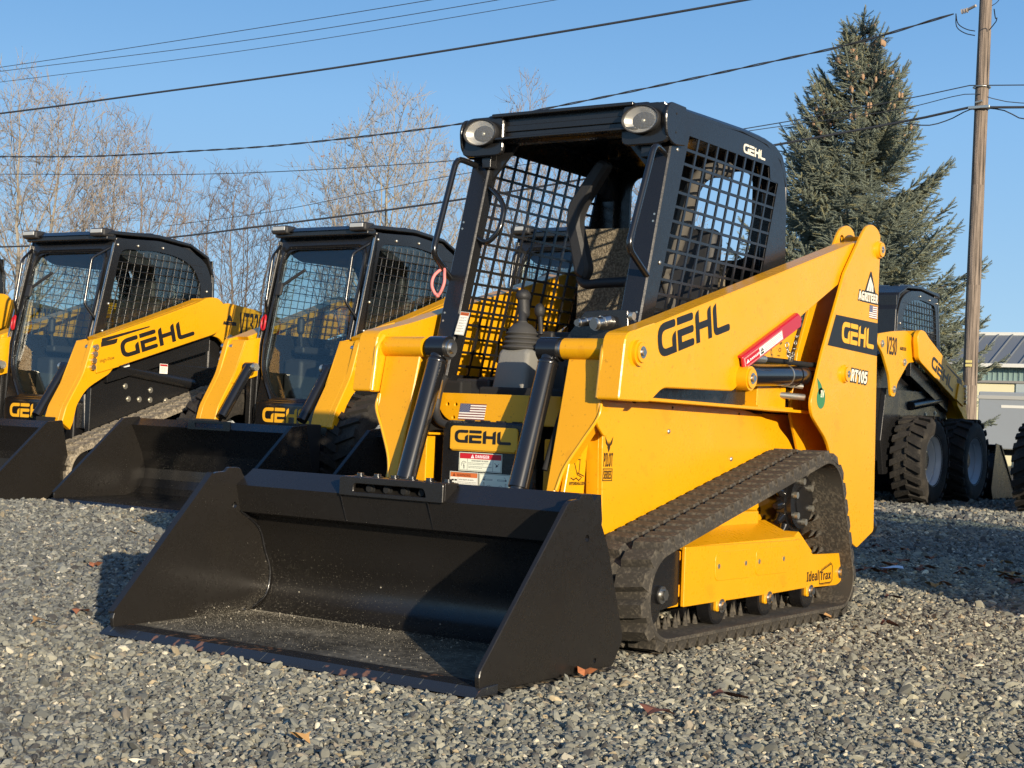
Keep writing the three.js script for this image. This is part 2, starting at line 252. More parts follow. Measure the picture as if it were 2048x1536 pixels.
// ------------------------------------------------------------------ ground
const gN = fbm(512, 4, 6, 903);
const footprints = [];                                    // where nothing may poke up: [x0, x1, z0, z1]
function groundH(x, z) {                                  // the yard falls a hand's breadth towards the left row
  const n = gN[(Math.floor((z * 12 + 51200)) % 512) * 512 + (Math.floor(x * 12 + 51200)) % 512] - 0.5;
  return -0.055 * sst(-5.75, -6.4, x) * sst(-14, -8, z) + 0.012 * n * sst(2.2, 5, Math.hypot(x, z + 1.5)) - 0.004;
}
{
  const pos = [], uv = [], idx = [], na = 220, cx = 2.4, cz = 2.2; let rings = []; for (let r = 0.4; r < 420; r *= 1.035) rings.push(r);
  pos.push(cx, groundH(cx, cz), cz); uv.push(cx, cz);
  rings.forEach(r => { for (let a = 0; a < na; a++) { const t = a / na * Math.PI * 2, x = cx + Math.cos(t) * r, z = cz + Math.sin(t) * r; pos.push(x, r < 60 ? groundH(x, z) : 0, z); uv.push(x, z); } });
  for (let a = 0; a < na; a++) idx.push(0, 1 + (a + 1) % na, 1 + a);
  for (let k = 0; k < rings.length - 1; k++) for (let a = 0; a < na; a++) { const p = 1 + k * na + a, q = 1 + k * na + (a + 1) % na; idx.push(p, q, p + na, q, q + na, p + na); }
  const g = new THREE.BufferGeometry(); g.setAttribute('position', new THREE.Float32BufferAttribute(pos, 3)); g.setAttribute('uv', new THREE.Float32BufferAttribute(uv, 2)); g.setIndex(idx); g.computeVertexNormals();
  // crushed stone, too far to tell apart: cells with a tone and a height of their own
  const N = 1024, C = 84, R = rng(31), px = [], py = [], tone = [];
  for (let i = 0; i < C * C; i++) { px.push(R()); py.push(R()); const t = R(); tone.push(t < 0.10 ? [0.86, 0.83, 0.74] : t < 0.2 ? [0.72, 0.63, 0.50] : t < 0.5 ? [0.52, 0.51, 0.48] : t < 0.8 ? [0.42, 0.415, 0.405] : [0.31, 0.31, 0.31]); }
  const hgt = new Float32Array(N * N);
  const col = tex(N, N, (x, y, i) => {
    const u = x / N * C, v = y / N * C, iu = Math.floor(u), iv = Math.floor(v); let d1 = 9, d2 = 9, b = 0;
    for (let dj = -1; dj <= 1; dj++) for (let di = -1; di <= 1; di++) { const k = ((iv + dj + C) % C) * C + (iu + di + C) % C, d = Math.hypot(iu + di + px[k] - u, iv + dj + py[k] - v); if (d < d1) { d2 = d1; d1 = d; b = k; } else if (d < d2) d2 = d; }
    const e = sst(0.02, 0.22, d2 - d1), h = e * (1 - d1 * 0.6); hgt[i] = h; const s = 0.9 + 0.25 * (nC[(y % 512) * 512 + x % 512] - 0.5); return tone[b].map(c => c * s);
  }, true, 0.62);
  const bmp = tex(N, N, (x, y, i) => hgt[i], false, 0.62);
  const m = std({ color: lin(0.60, 0.58, 0.54), map: col, bumpMap: bmp, bumpScale: 0.012, roughness: 0.95 });
  const o = new THREE.Mesh(g, m); o.name = 'gravel_yard'; o.receiveShadow = o.castShadow = true; scene.add(o); tag(o, 'grey crushed stone yard under the parked loaders', null, null, 'structure');
}
function scatterGravel() {                                // loose stones near the lens, real geometry
  const grp = new THREE.Group(); grp.name = 'loose_gravel'; scene.add(grp); tag(grp, 'loose grey and tan crushed stones covering the yard', 'gravel', null, 'stuff');
  const R = rng(1234), NV = 7, geos = [], lists = Array.from({ length: NV }, () => []);
  for (let v = 0; v < NV; v++) {
    const g = mergeVertices((() => { const q = new THREE.IcosahedronGeometry(1, 1); q.deleteAttribute('normal'); q.deleteAttribute('uv'); return q; })()), p = g.attributes.position;
    const cuts = Array.from({ length: 9 }, () => V(R() - 0.5, R() - 0.5, R() - 0.5).normalize().multiplyScalar(0.38 + R() * 0.34));
    for (let i = 0; i < p.count; i++) { const q = V().fromBufferAttribute(p, i); for (const c of cuts) { const n = c.clone().normalize(), d = q.dot(n) - c.length(); if (d > 0) q.addScaledVector(n, -d); } p.setXYZ(i, q.x * 1.45, q.y * 0.95, q.z * 1.1); }
    geos.push(toCreasedNormals(g, 0.28));
  }
  const tones = [[0.262, 0.264, 0.228], [0.203, 0.207, 0.184], [0.140, 0.144, 0.132], [0.335, 0.330, 0.272], [0.42, 0.35, 0.235], [0.60, 0.56, 0.45], [0.085, 0.083, 0.08], [0.72, 0.67, 0.53], [0.25, 0.225, 0.185]];
  const wts = [0.25, 0.26, 0.17, 0.15, 0.03, 0.025, 0.075, 0.008, 0.032]; const pick = () => { let t = R(), i = 0; while (i < wts.length - 1 && (t -= wts[i]) > 0) i++; return tones[i]; };
  const m4 = new THREE.Matrix4(), q = new THREE.Quaternion(), eu = new THREE.Euler(), az0 = Math.atan2(-0.824613, -0.565231);
  const put = (x, z, r) => { for (const f of footprints) if (x > f[0] && x < f[1] && z > f[2] && z < f[3]) return; eu.set((R() - 0.5) * 1.7, R() * 6.28, (R() - 0.5) * 1.7); q.setFromEuler(eu); const y = groundH(x, z) + r * (0.05 + 0.4 * R()); m4.compose(V(x, y, z), q, V(r * (0.8 + 0.5 * R()), r * (0.7 + 0.5 * R()), r * (0.8 + 0.5 * R()))); const pn = gN[(Math.floor(z * 26 + 51200) % 512) * 512 + Math.floor(x * 26 + 51200) % 512], pm = gN[(Math.floor(z * 60 + 51300) % 512) * 512 + Math.floor(x * 60 + 51300) % 512], w = sst(0.42, 0.66, pn * 0.65 + pm * 0.35), c = pick(); lists[Math.floor(R() * NV)].push([m4.clone(), [c[0] * (0.82 + 0.40 * w), c[1] * (0.83 + 0.34 * w), c[2] * (0.85 + 0.20 * w)], 0.60 + 0.40 * R()]); };
  const bands = [[2.2, 4.2, 11000, 0.0071], [4.2, 6.5, 8200, 0.0080], [6.5, 9.5, 4600, 0.0096], [9.5, 14, 2000, 0.0125], [14, 21, 450, 0.018]];
  for (const [r0, r1, dens, s] of bands) {
    const half = 0.56, n = Math.round(half * (r1 * r1 - r0 * r0) * dens);
    for (let i = 0; i < n; i++) { const r = Math.sqrt(r0 * r0 + R() * (r1 * r1 - r0 * r0)), a = az0 + (R() * 2 - 1) * half; let k = s * (0.45 + 0.95 * R()); if (R() < 0.04) k *= 1.7; put(2.985 + Math.cos(a) * r, 3.216 + Math.sin(a) * r, k); }
  }
  const mat = std({ color: 0xffffff, roughness: 0.92, bumpMap: peelT, bumpScale: 0.0008 });
  geos.forEach((g, v) => { const im = new THREE.InstancedMesh(g, mat, lists[v].length); im.name = 'stone'; im.userData.kind = 'stuff'; im.castShadow = im.receiveShadow = true; lists[v].forEach((e, i) => { im.setMatrixAt(i, e[0]); im.setColorAt(i, lin(e[1][0] * e[2], e[1][1] * e[2], e[1][2] * e[2])); }); grp.add(im); });
}
// ------------------------------------------------------------------ rubber track round three wheels, in (u = -z, y)
function beltLoop(cs, n) {                                // cs: [[z, y, r]] clockwise from the front idler
  const c = cs.map(q => [-q[0], q[1], q[2]]), k = c.length, nor = [];
  for (let i = 0; i < k; i++) { const a = c[i], b = c[(i + 1) % k], dx = b[0] - a[0], dy = b[1] - a[1], D = Math.hypot(dx, dy), s = (a[2] - b[2]) / D, q = Math.sqrt(1 - s * s); nor.push([dx / D * s - dy / D * q, dy / D * s + dx / D * q]); }
  const pts = [];
  for (let i = 0; i < k; i++) {
    const a = c[i], n0 = nor[(i + k - 1) % k], n1 = nor[i]; let t0 = Math.atan2(n0[1], n0[0]), t1 = Math.atan2(n1[1], n1[0]); while (t1 > t0) t1 -= 2 * Math.PI;
    for (let j = 0; j <= 24; j++) { const t = t0 + (t1 - t0) * j / 24; pts.push([a[0] + Math.cos(t) * a[2], a[1] + Math.sin(t) * a[2]]); }
  }
  const cum = [0]; for (let i = 0; i < pts.length; i++) { const p = pts[i], q = pts[(i + 1) % pts.length]; cum.push(cum[i] + Math.hypot(q[0] - p[0], q[1] - p[1])); }
  const L = cum[pts.length], at = s => { s = ((s % L) + L) % L; let i = 0; while (cum[i + 1] < s) i++; const p = pts[i], q = pts[(i + 1) % pts.length], f = (s - cum[i]) / (cum[i + 1] - cum[i] || 1), d = Math.hypot(q[0] - p[0], q[1] - p[1]) || 1; const tu = (q[0] - p[0]) / d, ty = (q[1] - p[1]) / d; return { z: -(p[0] + (q[0] - p[0]) * f), y: p[1] + (q[1] - p[1]) * f, tz: -tu, ty, nz: ty, ny: tu }; };
  return { L, at };
}
// the normal pointing out of the loop is (u, y) = (-ty, tu), i.e. (z, y) = (ty, tu)
function beltMesh(loop, x0, x1, t, n = 180, edge = 0.008) {
  const pos = [], idx = [], sec = [[x0, 0], [x0, t - edge], [x0 + edge, t], [x1 - edge, t], [x1, t - edge], [x1, 0]], m = sec.length;
  for (let i = 0; i < n; i++) { const a = loop.at(i / n * loop.L), b = loop.at(i / n * loop.L - 0.012), c = loop.at(i / n * loop.L + 0.012); const nz = (a.nz + b.nz + c.nz) / 3, ny = (a.ny + b.ny + c.ny) / 3; for (const [x, h] of sec) pos.push(x, a.y + ny * h, a.z + nz * h); }
  for (let i = 0; i < n; i++) for (let j = 0; j < m; j++) { const p = i * m + j, q = i * m + (j + 1) % m, r = ((i + 1) % n) * m + j, s = ((i + 1) % n) * m + (j + 1) % m; idx.push(p, r, q, q, r, s); }
  const g = new THREE.BufferGeometry(); g.setAttribute('position', new THREE.Float32BufferAttribute(pos, 3)); g.setIndex(idx); return toCreasedNormals(g, 0.7);
}
function lugGeo(w, l, h, skew) {                          // tread block: x across, y outward, z along
  const a = l / 2, b = l / 2 - h * 0.32, q = w / 2, e = w / 2 - h * 0.25;
  const v = [[-q, -0.004, -a], [q, -0.004, -a + skew], [q, -0.004, a + skew], [-q, -0.004, a], [-e, h, -b], [e, h, -b + skew], [e, h, b + skew], [-e, h, b]];
  const f = [[4, 7, 6], [4, 6, 5], [0, 4, 5], [0, 5, 1], [1, 5, 6], [1, 6, 2], [2, 6, 7], [2, 7, 3], [3, 7, 4], [3, 4, 0]];
  const g = new THREE.BufferGeometry(); g.setAttribute('position', new THREE.Float32BufferAttribute(f.flat().map(i => v[i]).flat(), 3)); g.computeVertexNormals(); return boxUV(g);
}
function addTrack(parent, cs, x0, x1, mat, pitch, lugH, sgn) {
  const loop = beltLoop(cs), belt = mesh('rubber_track', sgn < 0 ? flip(beltMesh(loop, x0, x1, 0.02)) : beltMesh(loop, x0, x1, 0.02), mat, parent);
  const n = Math.round(loop.L / pitch), w = (x1 - x0) / 2 - 0.006, gA = lugGeo(w, pitch * 0.86, lugH, 0.012 * sgn), gB = lugGeo(w, pitch * 0.86, lugH, -0.012 * sgn), m4 = new THREE.Matrix4();
  for (let c = 0; c < 2; c++) for (let i = 0; i < n; i++) {
    const a = loop.at((i + c * 0.5) / n * loop.L), o = new THREE.Mesh(c ? gB : gA, mat); o.name = 'tread_lug'; o.castShadow = o.receiveShadow = true;
    const x = sgn * (c ? x1 - w / 2 - 0.001 : x0 + w / 2 + 0.001); m4.makeBasis(V(1, 0, 0), V(0, a.ny, a.nz), V(1, 0, 0).cross(V(0, a.ny, a.nz)).normalize()); m4.setPosition(x, a.y + a.ny * 0.0185, a.z + a.nz * 0.0185);
    o.applyMatrix4(m4); belt.add(o);
  }
  const teeth = []; for (let i = 0; i < n; i++) for (const k of [-1, 1]) { const a = loop.at((i + 0.25) / n * loop.L), t = new THREE.ConeGeometry(0.013, 0.05, 5).rotateX(Math.PI); const q = new THREE.Matrix4().makeBasis(V(1, 0, 0), V(0, a.ny, a.nz), V(1, 0, 0).cross(V(0, a.ny, a.nz))); q.setPosition(sgn * ((x0 + x1) / 2 - 0.018 + k * 0.013), a.y - a.ny * 0.024, a.z - a.nz * 0.024); teeth.push(t.applyMatrix4(q)); }
  mesh('guide_teeth', teeth, mat, belt); return belt;
}
const XR = (g, s) => (s < 0 ? flip(g) : g);
// ------------------------------------------------------------------ the compact track loader in front
footprints.push([-0.725, 0.725, -0.78, 0.012], [0.42, 0.68, -2.62, -1.0], [-0.68, -0.42, -2.62, -1.0]);
const hero = thing('compact_track_loader', 'open-cab yellow compact track loader nearest the lens, black bucket flat on the gravel', 'loader');
{
  const T = hero;
  // --- bucket
  const lip = [[-0.608, 0.513], [-0.531, 0.459], [-0.556, 0.369]], curve = [[-0.622, 0.353], [-0.657, 0.297], [-0.694, 0.209], [-0.716, 0.155], [-0.714, 0.105], [-0.692, 0.066], [-0.650, 0.040], [-0.600, 0.031], [-0.40, 0.028], [-0.095, 0.024]];
  const cc = new THREE.CatmullRomCurve3(curve.map(p => V(p[0], p[1], 0)), false, 'centripetal').getSpacedPoints(46).map(p => [p.x, p.y]), inn = [...lip, ...cc];
  const off = [...inn].reverse().map((p, i, a) => { const q = a[Math.min(a.length - 1, i + 1)], r = a[Math.max(0, i - 1)], d = Math.hypot(q[0] - r[0], q[1] - r[1]) || 1; return [p[0] - (q[1] - r[1]) / d * 0.010, p[1] + (q[0] - r[0]) / d * 0.010]; });
  const bucket = mesh('bucket', toCreasedNormals(mergeVertices((() => { const g = side([...inn, ...off.slice(0, -3), [-0.632, 0.44], [-0.620, 0.512]], -0.688, 0.688, { bev: 0 }); g.deleteAttribute('normal'); g.deleteAttribute('uv'); return g; })(), 1e-5), 0.5), M.bucket, T);
  mesh('floor_plate', side([[-0.105, 0.026], [-0.40, 0.030], [-0.598, 0.0335], [-0.598, 0.0305], [-0.40, 0.027], [-0.105, 0.0235]], -0.684, 0.684, { bev: 0 }), M.dust, bucket);
  const plate = [[-0.028, 0.022, 0.006], [-0.022, 0.06, 0.02], [-0.425, 0.500, 0.02], [-0.478, 0.503, 0.006], [-0.492, 0.517, 0.006], [-0.545, 0.517, 0.01], [-0.597, 0.441, 0.02], [-0.645, 0.365, 0.03], [-0.757, 0.085, 0.02], [-0.702, 0.009, 0.01], [-0.12, 0.009, 0]];
  for (const s of [1, -1]) {
    const pl = mesh('side_plate', XR(side(plate, 0.688, 0.704, { holes: [{ c: [-0.527, 0.39], r: 0.013 }, { c: [-0.598, 0.036], r: 0.010 }] }), s), M.bucket, bucket);
    mesh('weld_bead', XR(tube(inn.slice(2).filter((p, i) => i % 4 === 0 && p[1] > 0.035).map(p => [0.685, p[1] + 0.004, p[0] + 0.004]), 0.005, 60, 6), s), M.gloss, bucket);
    if (s < 0) mesh('edge_bar', XR(join([barSeg([0.700, 0.066, -0.030], [0.700, 0.494, -0.424], 0.026, 0.016)]), s), M.bucket, bucket);
  }
  mesh('cutting_edge', side([[0.004, 0.003], [-0.006, 0.010], [-0.03, 0.024], [-0.10, 0.027], [-0.10, 0.003]], -0.716, 0.712, { bev: 0.001 }), phys({ color: lin(0.28, 0.15, 0.085), map: edgeT, roughness: 0.4, roughnessMap: smudgeT }), bucket);
  mesh('step_bracket', [front([[-0.224, 0.455, 0.004], [0.190, 0.455, 0.004], [0.190, 0.515, 0.01], [-0.224, 0.515, 0.01]], -0.53, -0.518, { holes: [{ pts: [[-0.165, 0.468, 0.006], [-0.165, 0.495, 0.012], [0.115, 0.495, 0.012], [0.125, 0.468, 0.006]] }] }), box(-0.224, 0.190, 0.506, 0.516, -0.60, -0.53, 0.003), box(0.178, 0.19, 0.46, 0.51, -0.59, -0.53, 0.002), box(-0.224, -0.212, 0.46, 0.51, -0.59, -0.53, 0.002)], M.bucket, bucket);
  for (let i = 0; i < 6; i++) mesh('bolt', hexBolt(0, 0, 0, 0.013, 0.012, 'y').translate(-0.185 + i * 0.070, 0.515, -0.575), M.gloss, bucket);
  for (let i = 0; i < 4; i++) mesh('bolt', hexBolt(-0.12 + i * 0.07, 0.48, -0.552, 0.012, 0.012, 'z'), M.dark, bucket);
  for (const x of [-0.225, 0.125]) mesh('weld_bead', rod([x, 0.458, -0.528], [x + 0.006, 0.371, -0.557], 0.003, 6), M.gloss, bucket);
  { // grit lying in the bucket
    const R = rng(88), NG = 14000, g = new THREE.IcosahedronGeometry(1, 0), im = new THREE.InstancedMesh(g, std({ color: 0xffffff, roughness: 1 }), NG), m4 = new THREE.Matrix4(), q = new THREE.Quaternion(); im.name = 'grit'; tag(im, null, null, null, 'stuff'); im.castShadow = im.receiveShadow = true;
    for (let i = 0; i < NG; i++) {
      const t = R(); let x, y, z, s = 0.0005 + 0.0011 * R() * R() + (R() < 0.006 ? 0.003 : 0);
      if (t < 0.45) { const k = Math.pow(R(), 2.4); x = R() < 0.45 ? -0.67 + 0.8 * R() * R() : (R() * 2 - 1) * 0.67; z = -0.62 + 0.5 * k; y = 0.0335 - 0.0152 * (z + 0.598) + s * 0.4; }
      else { const j = Math.min(cc.length - 1.01, 6 + 24 * Math.pow(R(), 0.6)), a = cc[Math.floor(j)], b = cc[Math.floor(j) + 1], f = j % 1; z = a[0] + (b[0] - a[0]) * f; y = a[1] + (b[1] - a[1]) * f; x = R() < 0.5 ? -0.675 + 0.7 * R() * R() : (R() * 2 - 1) * 0.67; if (R() < 0.25 && y < 0.3) { x = -0.684; z += 0.10 * R() * R(); y += 0.05 * R() * R(); } s *= 0.75; z += 0.001; }
      q.setFromEuler(new THREE.Euler(R() * 6, R() * 6, R() * 6)); m4.compose(V(x, y, z), q, V(s, s * 0.7, s)); im.setMatrixAt(i, m4); const c = 0.10 + 0.24 * R(); im.setColorAt(i, lin(c, c * 0.92, c * 0.74));
    } bucket.add(im);
  }
  // --- lift arms, lower legs, front cylinders
  const arm = [[-0.938, 0.795, 0.012], [-0.966, 1.008, 0.035], [-1.157, 1.053, 0.01], [-2.80, 1.514, 0.02], [-2.96, 1.545, 0.03], [-2.99, 1.47, 0.02], [-2.70, 1.345, 0.02], [-1.86, 0.968, 0.02], [-1.81, 0.90, 0.03], [-1.745, 0.856, 0.02], [-1.225, 0.846, 0.03], [-1.139, 0.796, 0.015]];
  for (const s of [1, -1]) {
    const a = mesh('lift_arm', XR(side(arm, 0.462, 0.546, { bev: 0.004 }), s), M.yellow, T);
    mesh('weld_bead', XR(tube([[0.540, 1.0, -0.985], [0.541, 1.018, -1.03], [0.541, 1.035, -1.09], [0.541, 1.050, -1.15]], 0.005, 40, 6), s), M.weld, a);
    mesh('weld_bead', XR(tube([[0.464, 0.80, -0.948], [0.464, 0.88, -0.958], [0.464, 0.96, -0.97], [0.464, 0.995, -1.0]], 0.010, 30, 6), s), M.weld, a);
    mesh('pivot_boss', XR(join([rod([0.53, 0.95, -1.046], [0.558, 0.95, -1.046], 0.042, 24), rod([0.554, 0.952, -1.048], [0.565, 0.952, -1.048], 0.033, 20)]), s), M.yellow, a);
    mesh('pin_bolt', XR(join([hexBolt(0.564, 0.952, -1.048, 0.013, 0.008, 'x'), rod([0.563, 0.952, -1.048], [0.566, 0.952, -1.048], 0.020, 18)]), s), M.steel, a);
    mesh('cross_tube', XR(rod([0.287, 0.958, -1.022], [0.47, 0.958, -1.022], 0.036, 24), s), M.yellow, T);
    const shear = g => { const q = g.attributes.position; for (let i = 0; i < q.count; i++) q.setZ(i, q.getZ(i) - 0.234 * (q.getY(i) - 0.57)); g.computeVertexNormals(); return g; };
    const leg = mesh('arm_leg', XR(join([shear(clean(front([[0.306, 0.955, 0], [0.306, 0.30, 0], [0.335, 0.30, 0], [0.340, 0.50, 0.02], [0.359, 0.57, 0.02], [0.456, 0.745, 0.02], [0.462, 0.955, 0]], -0.985, -0.928, { bev: 0.004 }))), side([[-0.88, 0.30], [-0.942, 0.565, 0.03], [-0.978, 0.705, 0.02], [-0.998, 0.80], [-1.12, 0.80], [-1.055, 0.64, 0.03], [-1.03, 0.30]], 0.352, 0.368)]), s), M.yellow, T);
    mesh('gusset', XR(side([[-0.975, 0.79], [-1.15, 0.79], [-1.02, 0.672, 0.02], [-0.965, 0.715, 0.02]], 0.446, 0.456), s), M.yellow, leg);
    mesh('weld_bead', XR(tube([[0.457, 0.79, -0.982], [0.458, 0.745, -0.970], [0.41, 0.66, -0.952], [0.361, 0.57, -0.930], [0.342, 0.50, -0.915]], 0.006, 40, 6), s), M.weld, leg);
    const cy = mesh('tilt_cylinder', XR(join([rod([0.23, 0.905, -1.008], [0.23, 0.50, -0.866], 0.034, 28), new THREE.SphereGeometry(0.036, 20, 10).scale(1, 0.6, 1).rotateX(-0.33).translate(0.23, 0.907, -1.009), rod([0.23, 0.50, -0.866], [0.23, 0.40, -0.83], 0.027, 20)]), s), M.gloss, T);
    mesh('rod_eye', XR(join([rod([0.192, 0.956, -1.026], [0.268, 0.956, -1.026], 0.041, 28), rod([0.23, 0.96, -1.028], [0.23, 0.90, -1.006], 0.030, 20)]), s), M.gloss, cy);
    mesh('pin', join([rod([s * 0.23 + 0.036, 0.956, -1.026], [s * 0.23 + 0.050, 0.956, -1.026], 0.031, 24), rod([s * 0.23 + 0.048, 0.956, -1.026], [s * 0.23 + 0.058, 0.956, -1.026], 0.022, 20, 0.016)]), M.steel, cy);
    mesh('hose', XR(tube([[0.285, 0.90, -1.04], [0.292, 0.80, -1.03], [0.288, 0.70, -0.99], [0.280, 0.56, -0.94]], 0.010, 24, 8), s), M.dark, cy);
  }
  // tubes and fittings by the left cylinder
  const hs = mesh('hydraulic_hose', [tube([[-0.205, 0.86, -1.03], [-0.226, 0.82, -1.03], [-0.236, 0.775, -1.03], [-0.232, 0.735, -1.02], [-0.205, 0.702, -1.01], [-0.17, 0.69, -1.01]], 0.015, 30, 10)], M.plastic, T);
  mesh('hose_fitting', [rod([-0.217, 0.848, -1.02], [-0.233, 0.795, -1.02], 0.0135, 14), rod([-0.212, 0.875, -1.02], [-0.219, 0.846, -1.02], 0.010, 6), rod([-0.233, 0.80, -1.02], [-0.236, 0.782, -1.02], 0.0165, 6), rod([-0.203, 0.905, -1.02], [-0.212, 0.875, -1.02], 0.008, 10)], M.steel, hs);
  // --- body
  const wall = [[-1.062, 0.80], [-1.062, 0.64], [-1.10, 0.14], [-2.62, 0.14], [-2.62, 0.60], [-2.56, 0.652, 0.02], [-2.515, 0.69, 0.03], [-2.42, 0.735, 0.02], [-2.405, 0.757, 0.01], [-2.29, 0.768, 0.03], [-2.15, 0.790, 0.03], [-2.05, 0.80]];
  for (const s of [1, -1]) {
    const w = mesh('side_panel', XR(join([side(wall, 0.405, 0.42), side([[-1.06, 0.80], [-1.06, 0.64], [-1.095, 0.14], [-1.13, 0.14], [-1.10, 0.64], [-1.10, 0.80]], 0.36, 0.406, { bev: 0.001 })]), s), M.yellow, T);
    mesh('ledge', XR(side([[-1.16, 0.801], [-2.62, 0.795], [-2.62, 0.806], [-1.16, 0.812]], 0.36, 0.51, { bev: 0.001 }), s), M.yellow, T);
    for (const [z, y] of [[-1.501, 0.702], [-1.997, 0.608]]) mesh('panel_bolt', XR(join([new THREE.SphereGeometry(0.009, 12, 6).scale(0.7, 1, 1).translate(0.422, y, z)]), s), M.zinc, w);
    for (const [z, y] of [[-1.526, 0.786], [-2.053, 0.779]]) mesh('panel_bolt', XR(rod([0.418, y, z], [0.4215, y, z], 0.005, 10), s), M.dark, w);
    mesh('recess_panel', XR(side([[-2.30, 0.79], [-2.30, 0.30], [-3.02, 0.30], [-3.04, 0.79]], 0.33, 0.345), s), M.yellow, T);
  }
  mesh('belly_pan', [box(-0.40, 0.40, 0.16, 0.20, -3.0, -1.1), box(-0.40, 0.40, 0.2, 0.78, -1.16, -1.12, 0)], M.dark, T);
  mesh('engine_housing', [box(-0.43, 0.43, 0.80, 1.16, -3.02, -2.36, 0.03), box(-0.40, 0.40, 0.30, 0.80, -3.04, -2.98, 0.01), box(-0.36, 0.36, 0.815, 1.02, -2.36, -2.02, 0.01)], M.black, T);
  mesh('rear_bumper', [rod([-0.46, 0.325, -3.19], [0.50, 0.325, -3.19], 0.045, 20), new THREE.SphereGeometry(0.045, 18, 10).translate(0.50, 0.325, -3.19)], M.black, T);
  // front cross panel, access plate with badge
  const cp = mesh('cross_panel', [front([[-0.252, 0.802, 0.004], [-0.256, 0.765, 0.02], [-0.205, 0.700, 0.05], [0.262, 0.700, 0], [0.262, 0.802, 0.004]], -1.062, -1.05, { holes: [{ c: [-0.205, 0.763], r: 0.0055 }, { c: [-0.170, 0.763], r: 0.0055 }, { c: [-0.178, 0.718], r: 0.0055 }] }), box(-0.252, 0.262, 0.793, 0.802, -1.13, -1.058, 0.002)], M.yellow, T);
  US('flag_decal', P.flag, cp, onFront(sheet(0.110, 0.056, 0.001).applyMatrix4(new THREE.Matrix4().set(1, 0.16, 0, 0, 0, 1, 0, 0, 0, 0, 1, 0, 0, 0, 0, 1)), -0.158, 0.711, -1.0505));
  const ap = mesh('access_plate', front([[-0.19, 0.25, 0.01], [-0.19, 0.708, 0.03], [0.20, 0.708, 0.01], [0.20, 0.25, 0.01]], -1.04, -1.004, { bev: 0.008, cs: 6 }), M.black, T);
  const bz = -1.004;
  const bd = mesh('badge', [front([[-0.150, 0.605, 0.016], [-0.150, 0.690, 0.016], [0.130, 0.690, 0.016], [0.130, 0.605, 0.016]], bz, bz + 0.006, { bev: 0.002, cs: 6 }), front([[-0.146, 0.609, 0.01], [-0.146, 0.619, 0.002], [0.126, 0.619, 0.002], [0.126, 0.609, 0.01]], bz + 0.005, bz + 0.010, { bev: 0.0015 })], M.decalYellow, ap);
  mesh('lettering', gehl(0.044, 0.232).translate(-0.128, 0.633, bz + 0.0065), M.decalBlack, bd);
  US('danger_decal', P.danger, ap, onFront(sheet(0.178, 0.063), -0.110, 0.538, bz + 0.0005));
  US('warning_decal', P.warning, ap, onFront(sheet(0.118, 0.053), -0.146, 0.481, bz + 0.0005));
  US('pivot_decal', P.pivots, ap, onFront(sheet(0.131, 0.053), -0.0235, 0.481, bz + 0.0005));
  for (let i = 0; i < 4; i++) mesh('clip', box(-0.10 + i * 0.065, -0.07 + i * 0.065, 0.706, 0.712, -1.03, -1.01, 0.002), M.dark, ap);
  for (const q of [box(-0.30, -0.235, 0.25, 0.66, -1.03, -0.98, 0.004), box(0.235, 0.30, 0.25, 0.66, -1.06, -1.0, 0.004), box(-0.30, -0.21, 0.655, 0.663, -1.04, -0.96, 0.002), box(-0.41, -0.30, 0.25, 0.60, -1.16, -1.10, 0.004), box(0.30, 0.36, 0.25, 0.78, -1.14, -1.08, 0.004)]) mesh('front_frame', q, M.yellow, T);
  // --- towers and lift cylinders
  const tw = [[-2.857, 1.567, 0.02], [-2.90, 1.600, 0.03], [-2.958, 1.612, 0.03], [-3.02, 1.600, 0.03], [-3.05, 1.574, 0.006], [-3.05, 1.50, 0], [-3.058, 1.199, 0], [-3.105, 0.311, 0.02], [-2.924, 0.248, 0.01], [-2.78, 0.30, 0.02], [-2.66, 0.56, 0.05], [-2.566, 0.69, 0.05], [-2.485, 0.738, 0.03], [-2.405, 0.785, 0.03], [-2.382, 0.838, 0.03], [-2.484, 1.05, 0], [-2.676, 1.378, 0]];
  const ear = [[-2.82, 1.48, 0.02], [-2.905, 1.590, 0.04], [-2.988, 1.620, 0.04], [-3.07, 1.60, 0.04], [-3.09, 1.50, 0.02], [-3.09, 0.35, 0], [-2.75, 0.35, 0], [-2.47, 0.80, 0.03], [-2.52, 1.04, 0], [-2.70, 1.38, 0]];
  for (const s of [1, -1]) {
    const t = mesh('tower_plate', XR(side(tw, 0.552, 0.565), s), M.yellow, T);
    mesh('tower_plate', XR(side(ear, 0.428, 0.441, { holes: [{ c: [-2.93, 1.545], r: 0.026 }] }), s), M.yellow, T);
    mesh('tower_web', XR(join([box(0.44, 0.553, 1.555, 1.575, -3.07, -3.05, 0.002), box(0.44, 0.553, 0.40, 1.50, -3.085, -3.07, 0.002)]), s), M.yellow, T);
    for (const [z, y] of [[-3.034, 1.512], [-2.712, 0.966]]) { const b = mesh('pivot_boss', XR(join([rod([0.56, y, z], [0.576, y, z], 0.041, 26, 0.035), rod([0.57, y, z], [0.584, y, z], 0.030, 22)]), s), M.yellow, t); mesh('pin', XR(join([rod([0.583, y, z], [0.586, y, z], 0.015, 18), hexBolt(0.585, y, z, 0.008, 0.005, 'x')]), s), M.steel, b); }
    const lc = mesh('lift_cylinder', XR(join([rod([0.50, 0.918, -1.86], [0.50, 0.945, -2.42], 0.041, 28), rod([0.50, 0.945, -2.42], [0.50, 0.958, -2.68], 0.022, 16), rod([0.50, 0.942, -2.36], [0.50, 0.946, -2.43], 0.044, 26)]), s), M.gloss, T);
    mesh('hose_clamp', XR(rod([0.50, 0.938, -2.27], [0.50, 0.9385, -2.278], 0.0425, 26), s), M.zinc, lc);
